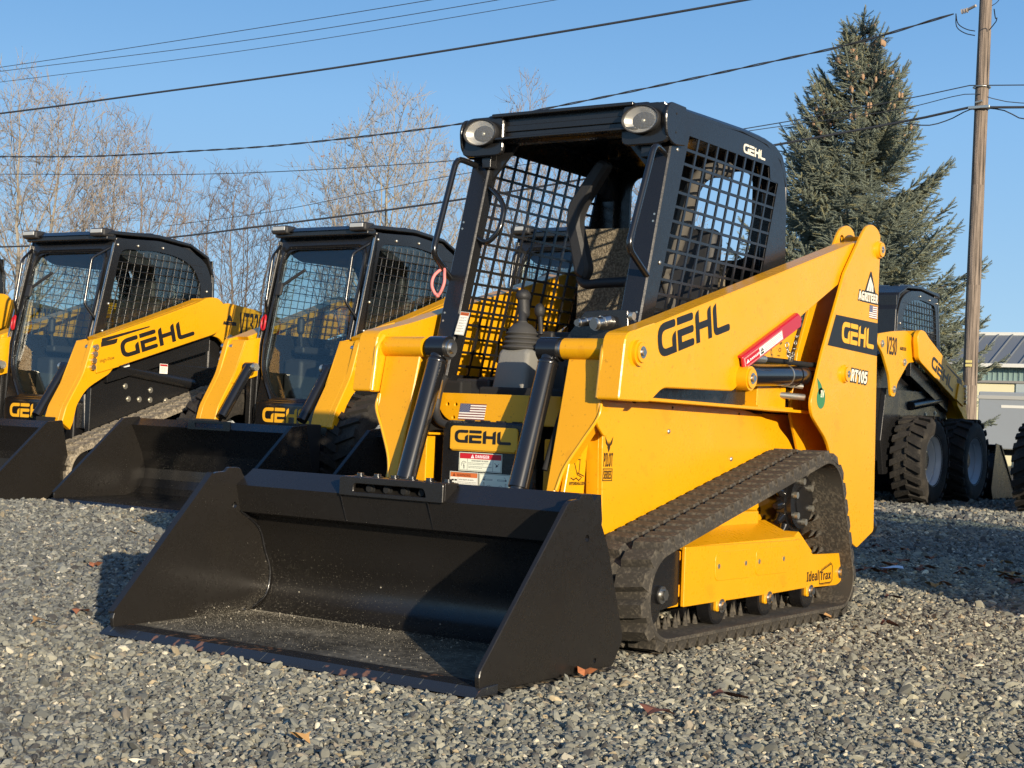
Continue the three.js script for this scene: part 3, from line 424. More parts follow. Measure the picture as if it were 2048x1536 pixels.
    const lb = mesh('cylinder_boss', XR(join([rod([0.53, 0.905, -1.80], [0.585, 0.905, -1.80], 0.044, 26), rod([0.575, 0.905, -1.80], [0.592, 0.905, -1.80], 0.036, 22)]), s), M.yellow, T);
    mesh('pin_bolt', XR(hexBolt(0.590, 0.905, -1.80, 0.014, 0.012, 'x'), s), M.steel, lb);
    for (const q of [tube([[0.53, 0.985, -1.96], [0.53, 0.988, -2.2], [0.52, 0.990, -2.5], [0.51, 1.0, -2.6]], 0.010, 24, 8), tube([[0.50, 0.93, -1.35], [0.50, 0.875, -1.33], [0.49, 0.83, -1.24], [0.48, 0.80, -1.15]], 0.011, 20, 8)]) mesh('hydraulic_line', XR(q, s), M.dark, T);
    for (const q of [rod([0.53, 0.984, -1.90], [0.53, 0.986, -2.02], 0.014, 12), rod([0.47, 0.852, -1.262], [0.48, 0.815, -1.20], 0.013, 12), rod([0.46, 0.862, -2.31], [0.52, 0.858, -2.42], 0.013, 12), rod([0.46, 0.905, -2.31], [0.52, 0.90, -2.40], 0.010, 6)]) mesh('hose_fitting', XR(q, s), M.zinc, T);
    mesh('valve_bracket', XR(join([box(0.40, 0.47, 0.806, 0.895, -2.36, -2.10, 0.004), box(0.40, 0.485, 0.806, 0.815, -2.40, -2.08, 0.002)]), s), M.yellow, T);
    mesh('gusset', XR(side([[-1.93, 0.93], [-2.31, 0.93], [-2.50, 1.262], [-2.40, 1.235]], 0.47, 0.48), s), M.yellow, T);
    for (const [y, z] of [[1.15, -2.40], [1.03, -2.34]]) mesh('bolt', XR(hexBolt(0.48, y, z, 0.008, 0.007), s), M.decalBrown, T);
  }
  { // red arm lock with its label and pin chain
    const a = [-1.775, 0.952], b = [-2.262, 1.150], L = Math.hypot(b[0] - a[0], b[1] - a[1]), an = Math.atan2(b[1] - a[1], -(b[0] - a[0]));
    const g = join([extr(shp([[0, -0.022, 0.008], [L - 0.01, -0.022, 0.004], [L + 0.006, 0.006, 0.004], [L - 0.012, 0.030, 0.004], [0, 0.030, 0.008]]), 0.010), extr(shp([[0.0, 0.026], [L - 0.012, 0.026], [L - 0.012, 0.034], [0.0, 0.034]]), 0.045, 0.001).translate(0, 0, -0.04)]);
    const lk = mesh('arm_lock', onSide(g, 0.556, a[1], a[0], an), M.red, T);
    US('danger_decal', P.lock, lk, onSide(sheet(0.335, 0.036).translate(0.01, -0.016, 0), 0.5665, a[1], a[0], an));
    const ch = []; for (let i = 0; i < 11; i++) { const t = i / 10, z = -2.13 - 0.085 * t, y = 1.085 - 0.07 * Math.sin(t * Math.PI) - 0.04 * (1 - t); ch.push(new THREE.TorusGeometry(0.007, 0.0018, 5, 10).scale(1, 1.5, 1).rotateY(i % 2 ? 1.57 : 0.2).rotateX(t * 2).translate(0.570, y, z)); }
    mesh('pin_chain', ch, M.zinc, lk);
  }
  // --- undercarriage
  const circles = [[-1.11, 0.182, 0.135], [-2.344, 0.4507, 0.155], [-2.527, 0.148, 0.10]];
  for (const s of [1, -1]) {
    addTrack(T, circles, 0.43, 0.67, M.rubber, 0.0712, 0.027, s);
    const fr = mesh('track_frame', XR(join([
      side([[-1.29, 0.128, 0.004], [-1.287, 0.326, 0.004], [-2.172, 0.314, 0], [-2.215, 0.318, 0.02], [-2.34, 0.252, 0.01], [-2.662, 0.243, 0.004], [-2.66, 0.15, 0.05], [-2.60, 0.118, 0.03], [-2.36, 0.124, 0], [-2.36, 0.092, 0.012], [-2.29, 0.092, 0.012], [-2.29, 0.127, 0], [-1.985, 0.125, 0], [-1.985, 0.092, 0.012], [-1.915, 0.092, 0.012], [-1.915, 0.126, 0], [-1.60, 0.127, 0], [-1.60, 0.094, 0.012], [-1.53, 0.094, 0.012], [-1.53, 0.128, 0]], 0.607, 0.620),
      (() => { const g = clean(new THREE.BoxGeometry(0.13, 0.012, 0.90).translate(0.545, 0, 0)), q = g.attributes.position; for (let i = 0; i < q.count; i++) q.setY(i, q.getY(i) + 0.318 + (0.612 - q.getX(i)) * 0.42); g.translate(0, 0, -1.74); g.computeVertexNormals(); return g; })(),
      box(0.47, 0.60, 0.13, 0.30, -2.3, -1.32, 0.004), box(0.42, 0.50, 0.22, 0.42, -2.1, -1.75, 0.01), side([[-2.17, 0.318], [-2.225, 0.345, 0.01], [-2.36, 0.262, 0.01], [-2.335, 0.250]], 0.55, 0.607), box(0.55, 0.60, 0.128, 0.142, -1.29, -1.22, 0.002), box(0.56, 0.60, 0.16, 0.20, -1.30, -1.25, 0.002), box(0.56, 0.60, 0.28, 0.31, -1.30, -1.25, 0.002)]), s), M.yellow, T);
    for (const z0 of [-1.505, -1.825]) { mesh('cover_plate', XR(side([[z0, 0.200, 0.03], [z0, 0.300, 0.03], [z0 - 0.27, 0.297, 0], [z0 - 0.27, 0.197, 0]], 0.6195, 0.6225, { bev: 0.001 }), s), M.yellow, fr); for (const dz of [-0.025, -0.235]) mesh('bolt', XR(rod([0.622, 0.250, z0 + dz], [0.6245, 0.250, z0 + dz], 0.009, 10), s), M.zinc, fr); }
    for (const z of [-1.565, -1.95, -2.325]) { mesh('track_roller', XR(join([rod([0.455, 0.112, z], [0.505, 0.112, z], 0.066, 26), rod([0.56, 0.112, z], [0.606, 0.112, z], 0.066, 30), rod([0.606, 0.112, z], [0.609, 0.112, z], 0.066, 30, 0.058), rod([0.45, 0.112, z], [0.605, 0.112, z], 0.03, 14)]), s), M.gloss, fr); mesh('bolt', XR(hexBolt(0.620, 0.113, z, 0.016, 0.014), s), M.steel, fr); }
    mesh('front_idler', XR(join([rod([0.47, 0.182, -1.11], [0.572, 0.182, -1.11], 0.128, 36), side([[-1.02, 0.175, 0.03], [-1.06, 0.25, 0.04], [-1.15, 0.312, 0.03], [-1.285, 0.312, 0.01], [-1.285, 0.135, 0.01], [-1.08, 0.118, 0.03]], 0.585, 0.602), rod([0.60, 0.177, -1.15], [0.612, 0.177, -1.15], 0.03, 20)]), s), M.black, fr);
    mesh('bolt', XR(hexBolt(0.612, 0.177, -1.15, 0.019, 0.018), s), M.steel, fr);
    mesh('frame_nut', XR(hexBolt(0.620, 0.168, -2.61, 0.016, 0.014), s), M.steel, fr);
    const zc = -2.344, yc = 0.4507, tt = []; for (let i = 0; i < 15; i++) { const a = i / 15 * Math.PI * 2; tt.push(new THREE.CylinderGeometry(0.012, 0.022, 0.045, 6).translate(0, 0.133, 0).rotateX(a).translate(0.522, yc, zc)); }
    const sp = mesh('drive_sprocket', XR(join([rod([0.508, yc, zc], [0.540, yc, zc], 0.117, 40), rod([0.535, yc, zc], [0.562, yc, zc], 0.105, 36), rod([0.562, yc, zc], [0.566, yc, zc], 0.058, 30), rod([0.42, yc, zc], [0.52, yc, zc], 0.09, 30), tt]), s), M.gloss, T);
    for (let i = 0; i < 6; i++) { const a = i / 6 * Math.PI * 2 + 0.35; mesh('bolt', XR(rod([0.561, yc + 0.080 * Math.sin(a), zc + 0.080 * Math.cos(a)], [0.578, yc + 0.080 * Math.sin(a), zc + 0.080 * Math.cos(a)], 0.013, 14), s), M.zinc, sp); }
  }
  // --- lettering on the near side
  const L = mesh.bind(null, 'lettering');
  L(onSide(gehl(0.112, 0.525).applyMatrix4(new THREE.Matrix4().set(1, 0.05, 0, 0, 0, 1, 0, 0, 0, 0, 1, 0, 0, 0, 0, 1)), 0.546, 0.938, -1.185, 0.255), M.decalBlack, T);
  const bb = mesh('decal_panel', side([[-2.600, 1.200], [-3.056, 1.200], [-3.061, 1.060], [-2.527, 1.072]], 0.5645, 0.5662, { bev: 0 }), M.decalBlack, T);
  L(onSide(gehl(0.086, 0.352), 0.566, 1.093, -2.665, -0.02), M.decalYellow, bb);
  const ag = mesh('dealer_decal', [onSide(txt('AGRITEER', 0.050, 0.232, 0.001, { fat: 0.16 }), 0.5648, 1.276, -2.822), onSide(extr(shp([[0, 0], [0.125, 0], [0.068, 0.090], [0.057, 0.090]], 0.008), 0.001, 0), 0.5648, 1.322, -2.895)], M.decalBlack, T);
  mesh('dealer_lettering', [onSide(txt('AGRITEER', 0.038, 0.218, 0.001, { fat: 0.03 }), 0.5656, 1.282, -2.829), ...[0, 1, 2].map(i => onSide(extr(shp([[0, 0], [0.020, 0], [0.048 - i * 0.016, 0.050 - i * 0.012], [0.036 - i * 0.016, 0.062 - i * 0.012]]), 0.001, 0), 0.5656, 1.327, -2.915 - i * 0.028))], M.decalWhite, ag);
  US('flag_decal', P.flag, T, onSide(sheet(0.090, 0.056, 0.0014), 0.5645, 1.215, -2.957));
  const rt = mesh('model_decal', onSide(txt('RT105', 0.064, 0.190, 0.001, { shear: 0.16, fat: 0.13 }), 0.5648, 0.934, -2.772, -0.03), M.decalBlack, T);
  mesh('model_lettering', onSide(txt('RT105', 0.052, 0.176, 0.001, { shear: 0.16, fat: 0.02 }), 0.5656, 0.940, -2.779, -0.03), M.decalWhite, rt);
  const lf = mesh('emission_decal', [onSide(extr(shp(Array.from({ length: 20 }, (_, i) => [0.042 * Math.cos(i / 20 * 6.28319), 0.042 * Math.sin(i / 20 * 6.28319)])), 0.001, 0, 16), 0.5648, 0.858, -2.482), onSide(extr(shp([[0, 0, 0.01], [-0.028, 0.07, 0.002], [0.02, 0.045, 0.02], [0.032, 0.02, 0.02]]), 0.001, 0), 0.5648, 0.868, -2.462)], M.decalGreen, T);
  mesh('emission_lettering', onSide(txt('IV', 0.028, 0.034, 0.001), 0.5656, 0.862, -2.476), M.decalWhite, lf);
  // arm bucket icon and small lettering
  const strokes = (pts, w) => join(pts.map(([a, b]) => { const dx = b[0] - a[0], dy = b[1] - a[1], l = Math.hypot(dx, dy); return new THREE.BoxGeometry(l + w, w, 0.0008).rotateZ(Math.atan2(dy, dx)).translate((a[0] + b[0]) / 2, (a[1] + b[1]) / 2, 0.0004); }));
  mesh('hydraulics_decal', [onSide(txt('HYDRAGLIDE', 0.011, 0.098, 0.001), 0.3682, 0.517, -0.952), onSide(strokes([[[0, 0.05], [0.042, 0.05]], [[0, 0.038], [0.04, 0.038]], [[0.002, 0.036], [0.026, -0.012]], [[0.026, -0.012], [0.030, -0.012]], [[0.040, 0.038], [0.036, -0.004]], [[0.028, -0.006], [0.066, -0.016]], [[0.036, -0.014], [0.054, -0.020]], [[-0.012, -0.022], [0.005, -0.028]], [[0.005, -0.028], [0.020, -0.022]], [[0.020, -0.022], [0.036, -0.030]], [[0.036, -0.030], [0.048, -0.024]]], 0.0035), 0.3682, 0.562, -0.972)], M.decalBrown, T);
  mesh('pilot_decal', [onSide(txt('PILOT', 0.046, 0.058, 0.001), 0.4201, 0.579, -1.073), onSide(strokes([[[0, 0], [0.058, 0]], [[0, 0.038], [0.058, 0.038]], [[0, 0], [0, 0.038]], [[0.058, 0], [0.058, 0.038]]], 0.003), 0.4201, 0.534, -1.072), onSide(txt('SERIES', 0.028, 0.048, 0.001), 0.4201, 0.539, -1.077), onSide(join([extr(shp([[0.004, 0.045], [0.022, 0.024], [0.024, 0.012], [0.010, 0.022]]), 0.001, 0), extr(shp([[0.054, 0.045], [0.036, 0.024], [0.034, 0.012], [0.048, 0.022]]), 0.001, 0), extr(shp([[0.020, 0.010], [0.029, 0.030], [0.038, 0.010], [0.029, -0.006]]), 0.001, 0)]), 0.4201, 0.632, -1.073)], M.decalBrown, T);
  mesh('track_lettering', [onSide(txt('Ideal', 0.040, 0.112, 0.001), 0.6205, 0.149, -2.285), onSide(txt('Trax', 0.034, 0.105, 0.001), 0.6205, 0.147, -2.415), onSide(strokes([[[0, 0], [0.115, 0]], [[0, 0], [0, 0.045]], [[0, 0.045], [0.115, 0.072]], [[0.115, 0.072], [0.125, 0.06]], [[0.125, 0.06], [0.125, 0.008]], [[0.125, 0.008], [0.115, 0]], ...Array.from({ length: 9 }, (_, i) => [[0.008 + i * 0.012, -0.005], [0.010 + i * 0.012, -0.001]]), ...Array.from({ length: 8 }, (_, i) => [[0.02 + i * 0.012, 0.053 + i * 0.0029], [0.021 + i * 0.012, 0.057 + i * 0.0029]])], 0.0035), 0.6205, 0.135, -2.408)], M.decalBrown, T);
}
// ------------------------------------------------------------------ operator's cage of the front loader
{
  const T = hero;
  // side screens: raked plate with an opening, each bar of the lattice on its own
  const plate = [[-1.462, 1.80, 0.02], [-1.66, 1.822, 0.05], [-1.99, 1.836, 0.1], [-2.20, 1.828, 0.08], [-2.335, 1.79, 0.08], [-2.392, 1.68, 0.06], [-2.412, 1.44, 0], [-2.42, 1.10, 0], [-2.35, 0.81, 0], [-1.202, 0.81, 0]];
  const rake = -0.31, zl = y => -1.566 + (y - 1.75) * rake, zr = y => (y > 1.70 ? -2.235 : -2.318 + (y - 1.70) * rake);
  const hole = [[zl(1.75), 1.75, 0.006], [zr(1.75), 1.75, 0.006], [zr(1.71) - 0.01, 1.70, 0.006], [-2.318, 1.695, 0.006], [zr(0.875), 0.875, 0.006], [zl(0.875), 0.875, 0.006]];
  const hb = new THREE.BoxGeometry(0.006, 0.0095, 1), vb = new THREE.BoxGeometry(0.0058, 1, 0.0115);
  for (const s of [1, -1]) {
    const sp = mesh('side_screen', XR(side(plate, 0.412, 0.420, { holes: [{ pts: hole }], bev: 0.001, cs: 8 }), s), M.black, T);
    const bar = (g, a, b, vert) => { const A = V(...a), B = V(...b), d = B.clone().sub(A), o = new THREE.Mesh(g, M.black); o.name = 'screen_bar'; o.castShadow = o.receiveShadow = true; o.position.copy(A).add(B).multiplyScalar(0.5); o.quaternion.setFromUnitVectors(vert ? V(0, 1, 0) : V(0, 0, -1), d.clone().normalize()); if (vert) o.scale.y = d.length(); else o.scale.z = d.length(); sp.add(o); };
    for (let k = 1; k < 17; k++) { const y = 1.75 - k * 0.0525; bar(hb, [s * 0.416, y, zl(y) + 0.002], [s * 0.416, y, zr(y) - 0.002]); }
    for (let k = 1; k < 10; k++) { const z0 = -1.566 - k * 0.0765, yt = z0 < -2.225 ? 1.695 : 1.75; bar(vb, [s * 0.4163, 0.877, z0 + (0.877 - 1.75) * rake], [s * 0.4163, yt, z0 + (yt - 1.75) * rake], true); }
    mesh('front_post', XR(side([[-1.195, 0.80], [-1.250, 0.80], [-1.515, 1.785], [-1.455, 1.785]], 0.338, 0.4225, { bev: 0.006 }), s), M.black, T);
    mesh('rear_post', XR(side([[-2.33, 0.82], [-2.40, 0.82], [-2.405, 1.74], [-2.34, 1.80], [-2.28, 1.76], [-2.34, 1.66]], 0.34, 0.413, { bev: 0.004 }), s), M.black, T);
    for (const [z, y] of [[-1.500, 1.735], [-1.408, 1.330]]) mesh('rivet', XR(new THREE.SphereGeometry(0.0075, 10, 6).scale(0.6, 1, 1).translate(0.4215, y - 0.05, z + 0.02), s), M.zinc, sp);
    for (const y of [1.445, 1.42, 1.10, 1.07, 1.0]) { const z = -1.195 + (y - 0.8) * -0.264; mesh('bolt_hole', XR(rod([0.405, y, z - 0.002], [0.405, y, z + 0.0015], 0.004, 8), s), M.zinc, T); }
    mesh('grab_handle', XR(bent([[0.40, 1.665, -1.435], [0.418, 1.680, -1.322], [0.409, 1.310, -1.190], [0.414, 1.228, -1.315]], 0.0115, 0.035), s), M.gloss, T);
  }
  mesh('grab_handle', bent([[-0.345, 1.585, -1.425], [-0.285, 1.552, -1.40], [-0.243, 1.50, -1.395], [-0.243, 1.41, -1.37], [-0.290, 1.360, -1.36], [-0.350, 1.390, -1.37]], 0.010, 0.03), M.gloss, T);
  // roof shell, front visor, lamps
  const top = [[-1.43, 1.846], [-1.72, 1.856], [-2.066, 1.866], [-2.20, 1.864], [-2.30, 1.852], [-2.372, 1.822], [-2.408, 1.785]];
  const bot = [[-2.390, 1.775], [-2.355, 1.798], [-2.29, 1.826], [-2.066, 1.842], [-1.72, 1.832], [-1.43, 1.822]];
  const rf = mesh('roof', [side([...top, ...bot], -0.397, 0.397, { bev: 0.008, cs: 6 }), ...[1, -1].map(s => XR(side([[-1.46, 1.795], [-1.46, 1.838], [-2.066, 1.855], [-2.20, 1.853], [-2.29, 1.842], [-2.355, 1.815], [-2.395, 1.76], [-2.412, 1.70], [-2.42, 1.44], [-2.40, 1.44], [-2.39, 1.69], [-2.33, 1.78], [-2.20, 1.822], [-1.99, 1.832]], 0.394, 0.418, { bev: 0.008 }), s)), box(-0.30, 0.30, 1.85, 1.872, -2.2, -1.72, 0.008)], M.black, T);
  mesh('visor', [front([[-0.33, 1.735, 0.01], [-0.35, 1.846, 0.02], [0.35, 1.846, 0.02], [0.33, 1.735, 0.01]], -1.455, -1.40, { bev: 0.008 }), box(-0.32, 0.32, 1.742, 1.752, -1.40, -1.355, 0.003), box(-0.30, 0.30, 1.828, 1.842, -1.41, -1.365, 0.004), box(-0.30, 0.30, 1.776, 1.800, -1.402, -1.392, 0.003)], M.black, rf);
  for (const s of [1, -1]) {
    mesh('corner_gusset', XR(front([[0.215, 1.745], [0.345, 1.745], [0.345, 1.60]], -1.45, -1.437), s), M.black, rf);
    mesh('lamp_bracket', XR(join([front([[0.252, 1.690, 0.03], [0.252, 1.835, 0.03], [0.430, 1.835, 0.04], [0.444, 1.70, 0.05], [0.40, 1.690, 0.03]], -1.396, -1.376, { bev: 0.004 }), side([[-1.370, 1.715, 0.02], [-1.355, 1.79, 0.03], [-1.38, 1.836, 0.03], [-1.50, 1.836, 0.0], [-1.50, 1.70, 0], [-1.42, 1.69, 0.03]], 0.428, 0.440, { bev: 0.003 }), box(0.32, 0.36, 1.65, 1.72, -1.44, -1.40, 0.004)]), s), M.black, rf);
    for (const y of [1.735, 1.80]) mesh('bolt_hole', XR(rod([0.4395, y, -1.43], [0.441, y, -1.43], 0.004, 8), s), M.dark, rf);
    // oval work lamp: housing, bright bowl, ribbed lens
    const lamp = mesh('work_lamp', lathe([[0.0, 0], [0.030, 0.0], [0.045, 0.012], [0.0500, 0.040], [0.0500, 0.052], [0.0475, 0.054], [0.0475, 0.050], [0.044, 0.046]], 40).rotateX(Math.PI / 2).scale(1.48, 1, 1).translate(s * 0.340, 1.7735, -1.400), M.plastic, rf);
    mesh('reflector', lathe([[0.004, 0.010], [0.022, 0.016], [0.036, 0.030], [0.0455, 0.047]], 40).rotateX(Math.PI / 2).scale(1.48, 1, 1).translate(s * 0.340, 1.7735, -1.400), M.chrome, lamp);
    mesh('bulb', join([new THREE.SphereGeometry(0.008, 12, 8).translate(s * 0.340, 1.7735, -1.377), rod([s * 0.340, 1.7735, -1.392], [s * 0.340, 1.7735, -1.372], 0.0055, 10)]), M.zinc, lamp);
    const lg = []; for (let k = 0; k < 1; k++) lg.push(lathe(Array.from({ length: 10 }, (_, i) => { const r = 0.0465 * i / 9; return [r, 0.0565 - 0.008 * (r / 0.0465) ** 2]; }), 48).rotateX(Math.PI / 2).scale(1.48, 1, 1).translate(s * 0.340, 1.7735, -1.400));
    mesh('lens', lg, M.ribLens, lamp);
  }
  // rear wall with its window, floor, front sill
  mesh('rear_wall', front([[-0.35, 0.82], [-0.35, 1.83], [0.35, 1.83], [0.35, 0.82]], -2.385, -2.372, { holes: [{ pts: [[-0.285, 1.40, 0.07], [-0.285, 1.765, 0.07], [0.285, 1.765, 0.07], [0.285, 1.40, 0.07]] }], cs: 8 }), M.black, T);
  mesh('cab_floor', [box(-0.40, 0.40, 0.785, 0.797, -2.30, -1.14, 0.002), box(-0.40, -0.26, 0.797, 0.85, -1.35, -1.20, 0.01), box(-0.15, 0.40, 0.797, 0.83, -1.22, -1.15, 0.01)], M.dark, T);
  mesh('dash_panel', [box(-0.335, -0.13, 0.985, 1.055, -1.62, -1.58, 0.01), box(0.0, 0.24, 0.80, 1.02, -1.50, -1.34, 0.03), box(-0.335, -0.18, 0.80, 0.86, -1.42, -1.26, 0.01)], M.plastic, T);
  mesh('floor_mat', [box(-0.335, -0.10, 0.842, 0.872, -1.80, -1.40, 0.01)], M.felt, T);
  // seat and speckled back lining
  const seat = mesh('seat', [(() => { const g = new RoundedBoxGeometry(0.46, 0.11, 0.44, 3, 0.04).translate(0.05, 1.0, -1.80); return g; })(), box(-0.12, 0.24, 0.80, 0.95, -1.95, -1.66, 0.01)], M.plastic, T);
  mesh('back_lining', [box(-0.31, 0.06, 0.82, 1.50, -2.05, -2.02, 0.01), box(0.06, 0.34, 0.82, 1.34, -2.06, -2.03, 0.01)], M.felt, T);
  mesh('seat_back', (() => { const g = new RoundedBoxGeometry(0.34, 0.42, 0.09, 3, 0.04).rotateX(-0.12).translate(0.17, 1.27, -1.98); return g; })(), M.plastic, seat);
  mesh('headrest', (() => { const g = new RoundedBoxGeometry(0.20, 0.34, 0.06, 3, 0.03).rotateX(-0.05).translate(0.03, 1.63, -2.18); return g; })(), M.plastic, seat);
  // padded restraint bar
  const rb = mesh('restraint_bar', [front([[0.02, 1.70, 0.03], [-0.105, 1.535, 0.03], [-0.110, 1.46, 0.03], [-0.062, 1.27, 0.02], [-0.02, 1.245, 0.02], [0.0, 1.29, 0.02], [-0.055, 1.47, 0.03], [-0.04, 1.52, 0.03], [0.07, 1.68, 0.03]], -1.66, -1.60, { bev: 0.012, cs: 6 }), tube([[-0.05, 1.26, -1.63], [-0.02, 1.235, -1.62], [0.06, 1.235, -1.60], [0.22, 1.24, -1.60]], 0.018, 24, 10)], M.plastic, T);
  mesh('restraint_arm', [tube([[0.36, 1.70, -2.0], [0.34, 1.67, -1.86], [0.33, 1.60, -1.78], [0.31, 1.45, -1.74], [0.27, 1.30, -1.70], [0.22, 1.24, -1.61]], 0.030, 40, 10), tube([[0.27, 1.28, -1.69], [0.30, 1.14, -1.72], [0.31, 1.02, -1.74]], 0.02, 16, 8)], M.canvas, rb);
  // control stick: console, bellows, grip
  const con = mesh('control_console', (() => { const g = clean(new RoundedBoxGeometry(0.140, 0.17, 0.15, 4, 0.02)), q = g.attributes.position; for (let i = 0; i < q.count; i++) { const t = (q.getY(i) + 0.085) / 0.17; q.setX(i, q.getX(i) * (1.08 - 0.16 * t)); q.setZ(i, q.getZ(i) * (1.1 - 0.2 * t) - 0.02 * t); } g.computeVertexNormals(); return toCreasedNormals(g, 0.8).translate(-0.060, 0.884, -1.275); })(), M.console, T);
  const prof = [[0.0, 0.150]]; const rings = [0.070, 0.066, 0.062, 0.058]; prof.length = 0; prof.push([0.062, 0]);
  rings.forEach((r, i) => { const y = i * 0.017; prof.push([r - 0.010, y + 0.001], [r, y + 0.006], [r, y + 0.011], [r - 0.008, y + 0.016]); }); prof.push([0.050, 0.074], [0.034, 0.090], [0.018, 0.098], [0.016, 0.104]);
  mesh('bellows', lathe(prof, 28).translate(-0.066, 0.966, -1.285), M.boot, con);
  mesh('stick_grip', [rod([-0.070, 1.06, -1.29], [-0.085, 1.10, -1.31], 0.015, 14), new THREE.CapsuleGeometry(0.021, 0.055, 6, 14).scale(1, 1, 1.1).rotateZ(0.1).translate(-0.088, 1.128, -1.32), new THREE.SphereGeometry(0.027, 16, 12).scale(1, 0.9, 1.1).translate(-0.091, 1.163, -1.32)], M.plastic, con);
  mesh('side_lever', [rod([-0.16, 1.04, -1.55], [-0.175, 1.12, -1.56], 0.009, 10), new THREE.SphereGeometry(0.026, 14, 10).scale(0.8, 1.1, 0.8).translate(-0.177, 1.13, -1.56)], M.plastic, T);
  // quick couplers on a bracket beside the near post
  const br = mesh('coupler_bracket', [front([[0.20, 1.010], [0.27, 1.095, 0.008], [0.432, 1.100, 0.008], [0.440, 1.005]], -1.185, -1.165), box(0.20, 0.44, 0.95, 1.012, -1.22, -1.165, 0.004)], M.black, T);
  const coup = (x, y, r) => join([rod([x, y, -1.17], [x - 0.012, y - 0.012, -1.095], r, 18), rod([x, y, -1.15], [x - 0.006, y - 0.006, -1.125], r * 1.15, 6), rod([x - 0.010, y - 0.010, -1.105], [x - 0.014, y - 0.013, -1.085], r * 0.8, 18)]);
  mesh('quick_coupler', coup(0.300, 1.062, 0.0145), M.steel, br); mesh('quick_coupler', coup(0.365, 1.058, 0.023), M.steel, br);
  mesh('bracket_bolt', [rod([0.437, 1.078, -1.175], [0.452, 1.078, -1.175], 0.014, 12), rod([0.437, 1.03, -1.175], [0.447, 1.03, -1.175], 0.011, 12)], M.zinc, br);
  US('warning_decal', P.post, T, (() => { const g = sheet(0.042, 0.088); return g.rotateZ(-0.10).rotateX(-0.26).translate(-0.330, 1.018, -1.238); })());
  mesh('lettering', onSide(gehl(0.036, 0.19), 0.420, 1.763, -1.998), M.decalWhite, T);
  // strap looped over the far handle, tether on the near post
  const st = []; { const c = new THREE.CatmullRomCurve3([V(-0.412, 1.262, -1.262), V(-0.385, 1.235, -1.235), V(-0.376, 1.20, -1.222), V(-0.402, 1.158, -1.222), V(-0.430, 1.192, -1.222), V(-0.432, 1.232, -1.235)], true); st.push(new THREE.TubeGeometry(c, 40, 0.006, 6, true)); st.push(new THREE.SphereGeometry(0.008, 10, 8).translate(-0.402, 1.158, -1.222)); }
  mesh('safety_strap', st, M.pink, T);
}
// ------------------------------------------------------------------ larger enclosed-cab loaders of the row
function wheelPart(T, s, z, y, R, w, x0) {
  const N = 22, lug = [];
  const body = lathe([[R * 0.55, -w / 2 + 0.01], [R * 0.60, -w / 2], [R * 0.80, -w / 2 - 0.012], [R * 0.93, -w / 2 + 0.004], [R * 0.945, -w / 2 + 0.03], [R * 0.945, w / 2 - 0.03], [R * 0.93, w / 2 - 0.004], [R * 0.80, w / 2 + 0.012], [R * 0.60, w / 2], [R * 0.55, w / 2 - 0.01]], 48);
  for (let i = 0; i < N; i++) for (const k of [-1, 1]) { const a = (i + (k > 0 ? 0.5 : 0)) / N * Math.PI * 2, g = clean(new THREE.BoxGeometry(R * 0.07, w * 0.56, R * 0.115)), q = g.attributes.position; for (let j = 0; j < q.count; j++) { const t = (k * q.getY(j) + w * 0.28) / (w * 0.56); q.setZ(j, q.getZ(j) * (1 + 0.25 * t) + (t - 0.5) * R * 0.16); } g.computeVertexNormals(); lug.push(g.translate(R * 0.965, k * w * 0.25, 0).rotateY(a)); }
  const put = g => g.rotateZ(-Math.PI / 2).translate(s * (x0 + w / 2), y, z);
  const tyre = mesh('tyre', put(body), M.tyre, T); mesh('tread', put(join(lug)), M.tyre, tyre);
  const prof = [[0.0, 0.02], [R * 0.16, 0.02], [R * 0.22, -0.005], [R * 0.36, 0.0], [R * 0.42, 0.045], [R * 0.50, 0.07], [R * 0.53, w / 2 - 0.03], [R * 0.575, w / 2 - 0.004], [R * 0.585, w / 2 - 0.012]];
  const rim = mesh('wheel_rim', (() => { const g = lathe(prof, 40); if (s < 0) g.rotateX(Math.PI); return put(g); })(), M.rim, T);
  const hubX = s * (x0 + w / 2 + 0.022), nuts = []; for (let i = 0; i < 8; i++) { const a = i / 8 * 6.283; nuts.push(hexBolt(s > 0 ? hubX : hubX, y + R * 0.27 * Math.sin(a), z + R * 0.27 * Math.cos(a), 0.012, 0.02, s > 0 ? 'x' : '-x')); }
  mesh('hub', rod([s * (x0 + w / 2), y, z], [s * (x0 + w / 2 + 0.06), y, z], R * 0.17, 20), M.black, rim); tag(mesh('lug_nuts', nuts, M.zinc, rim), null, null, null, 'stuff');
  mesh('valve_ring', new THREE.TorusGeometry(R * 0.49, 0.008, 6, 36).rotateY(Math.PI / 2).translate(s * (x0 + w / 2 + 0.07), y, z), M.rim, rim);
  return tyre;
}
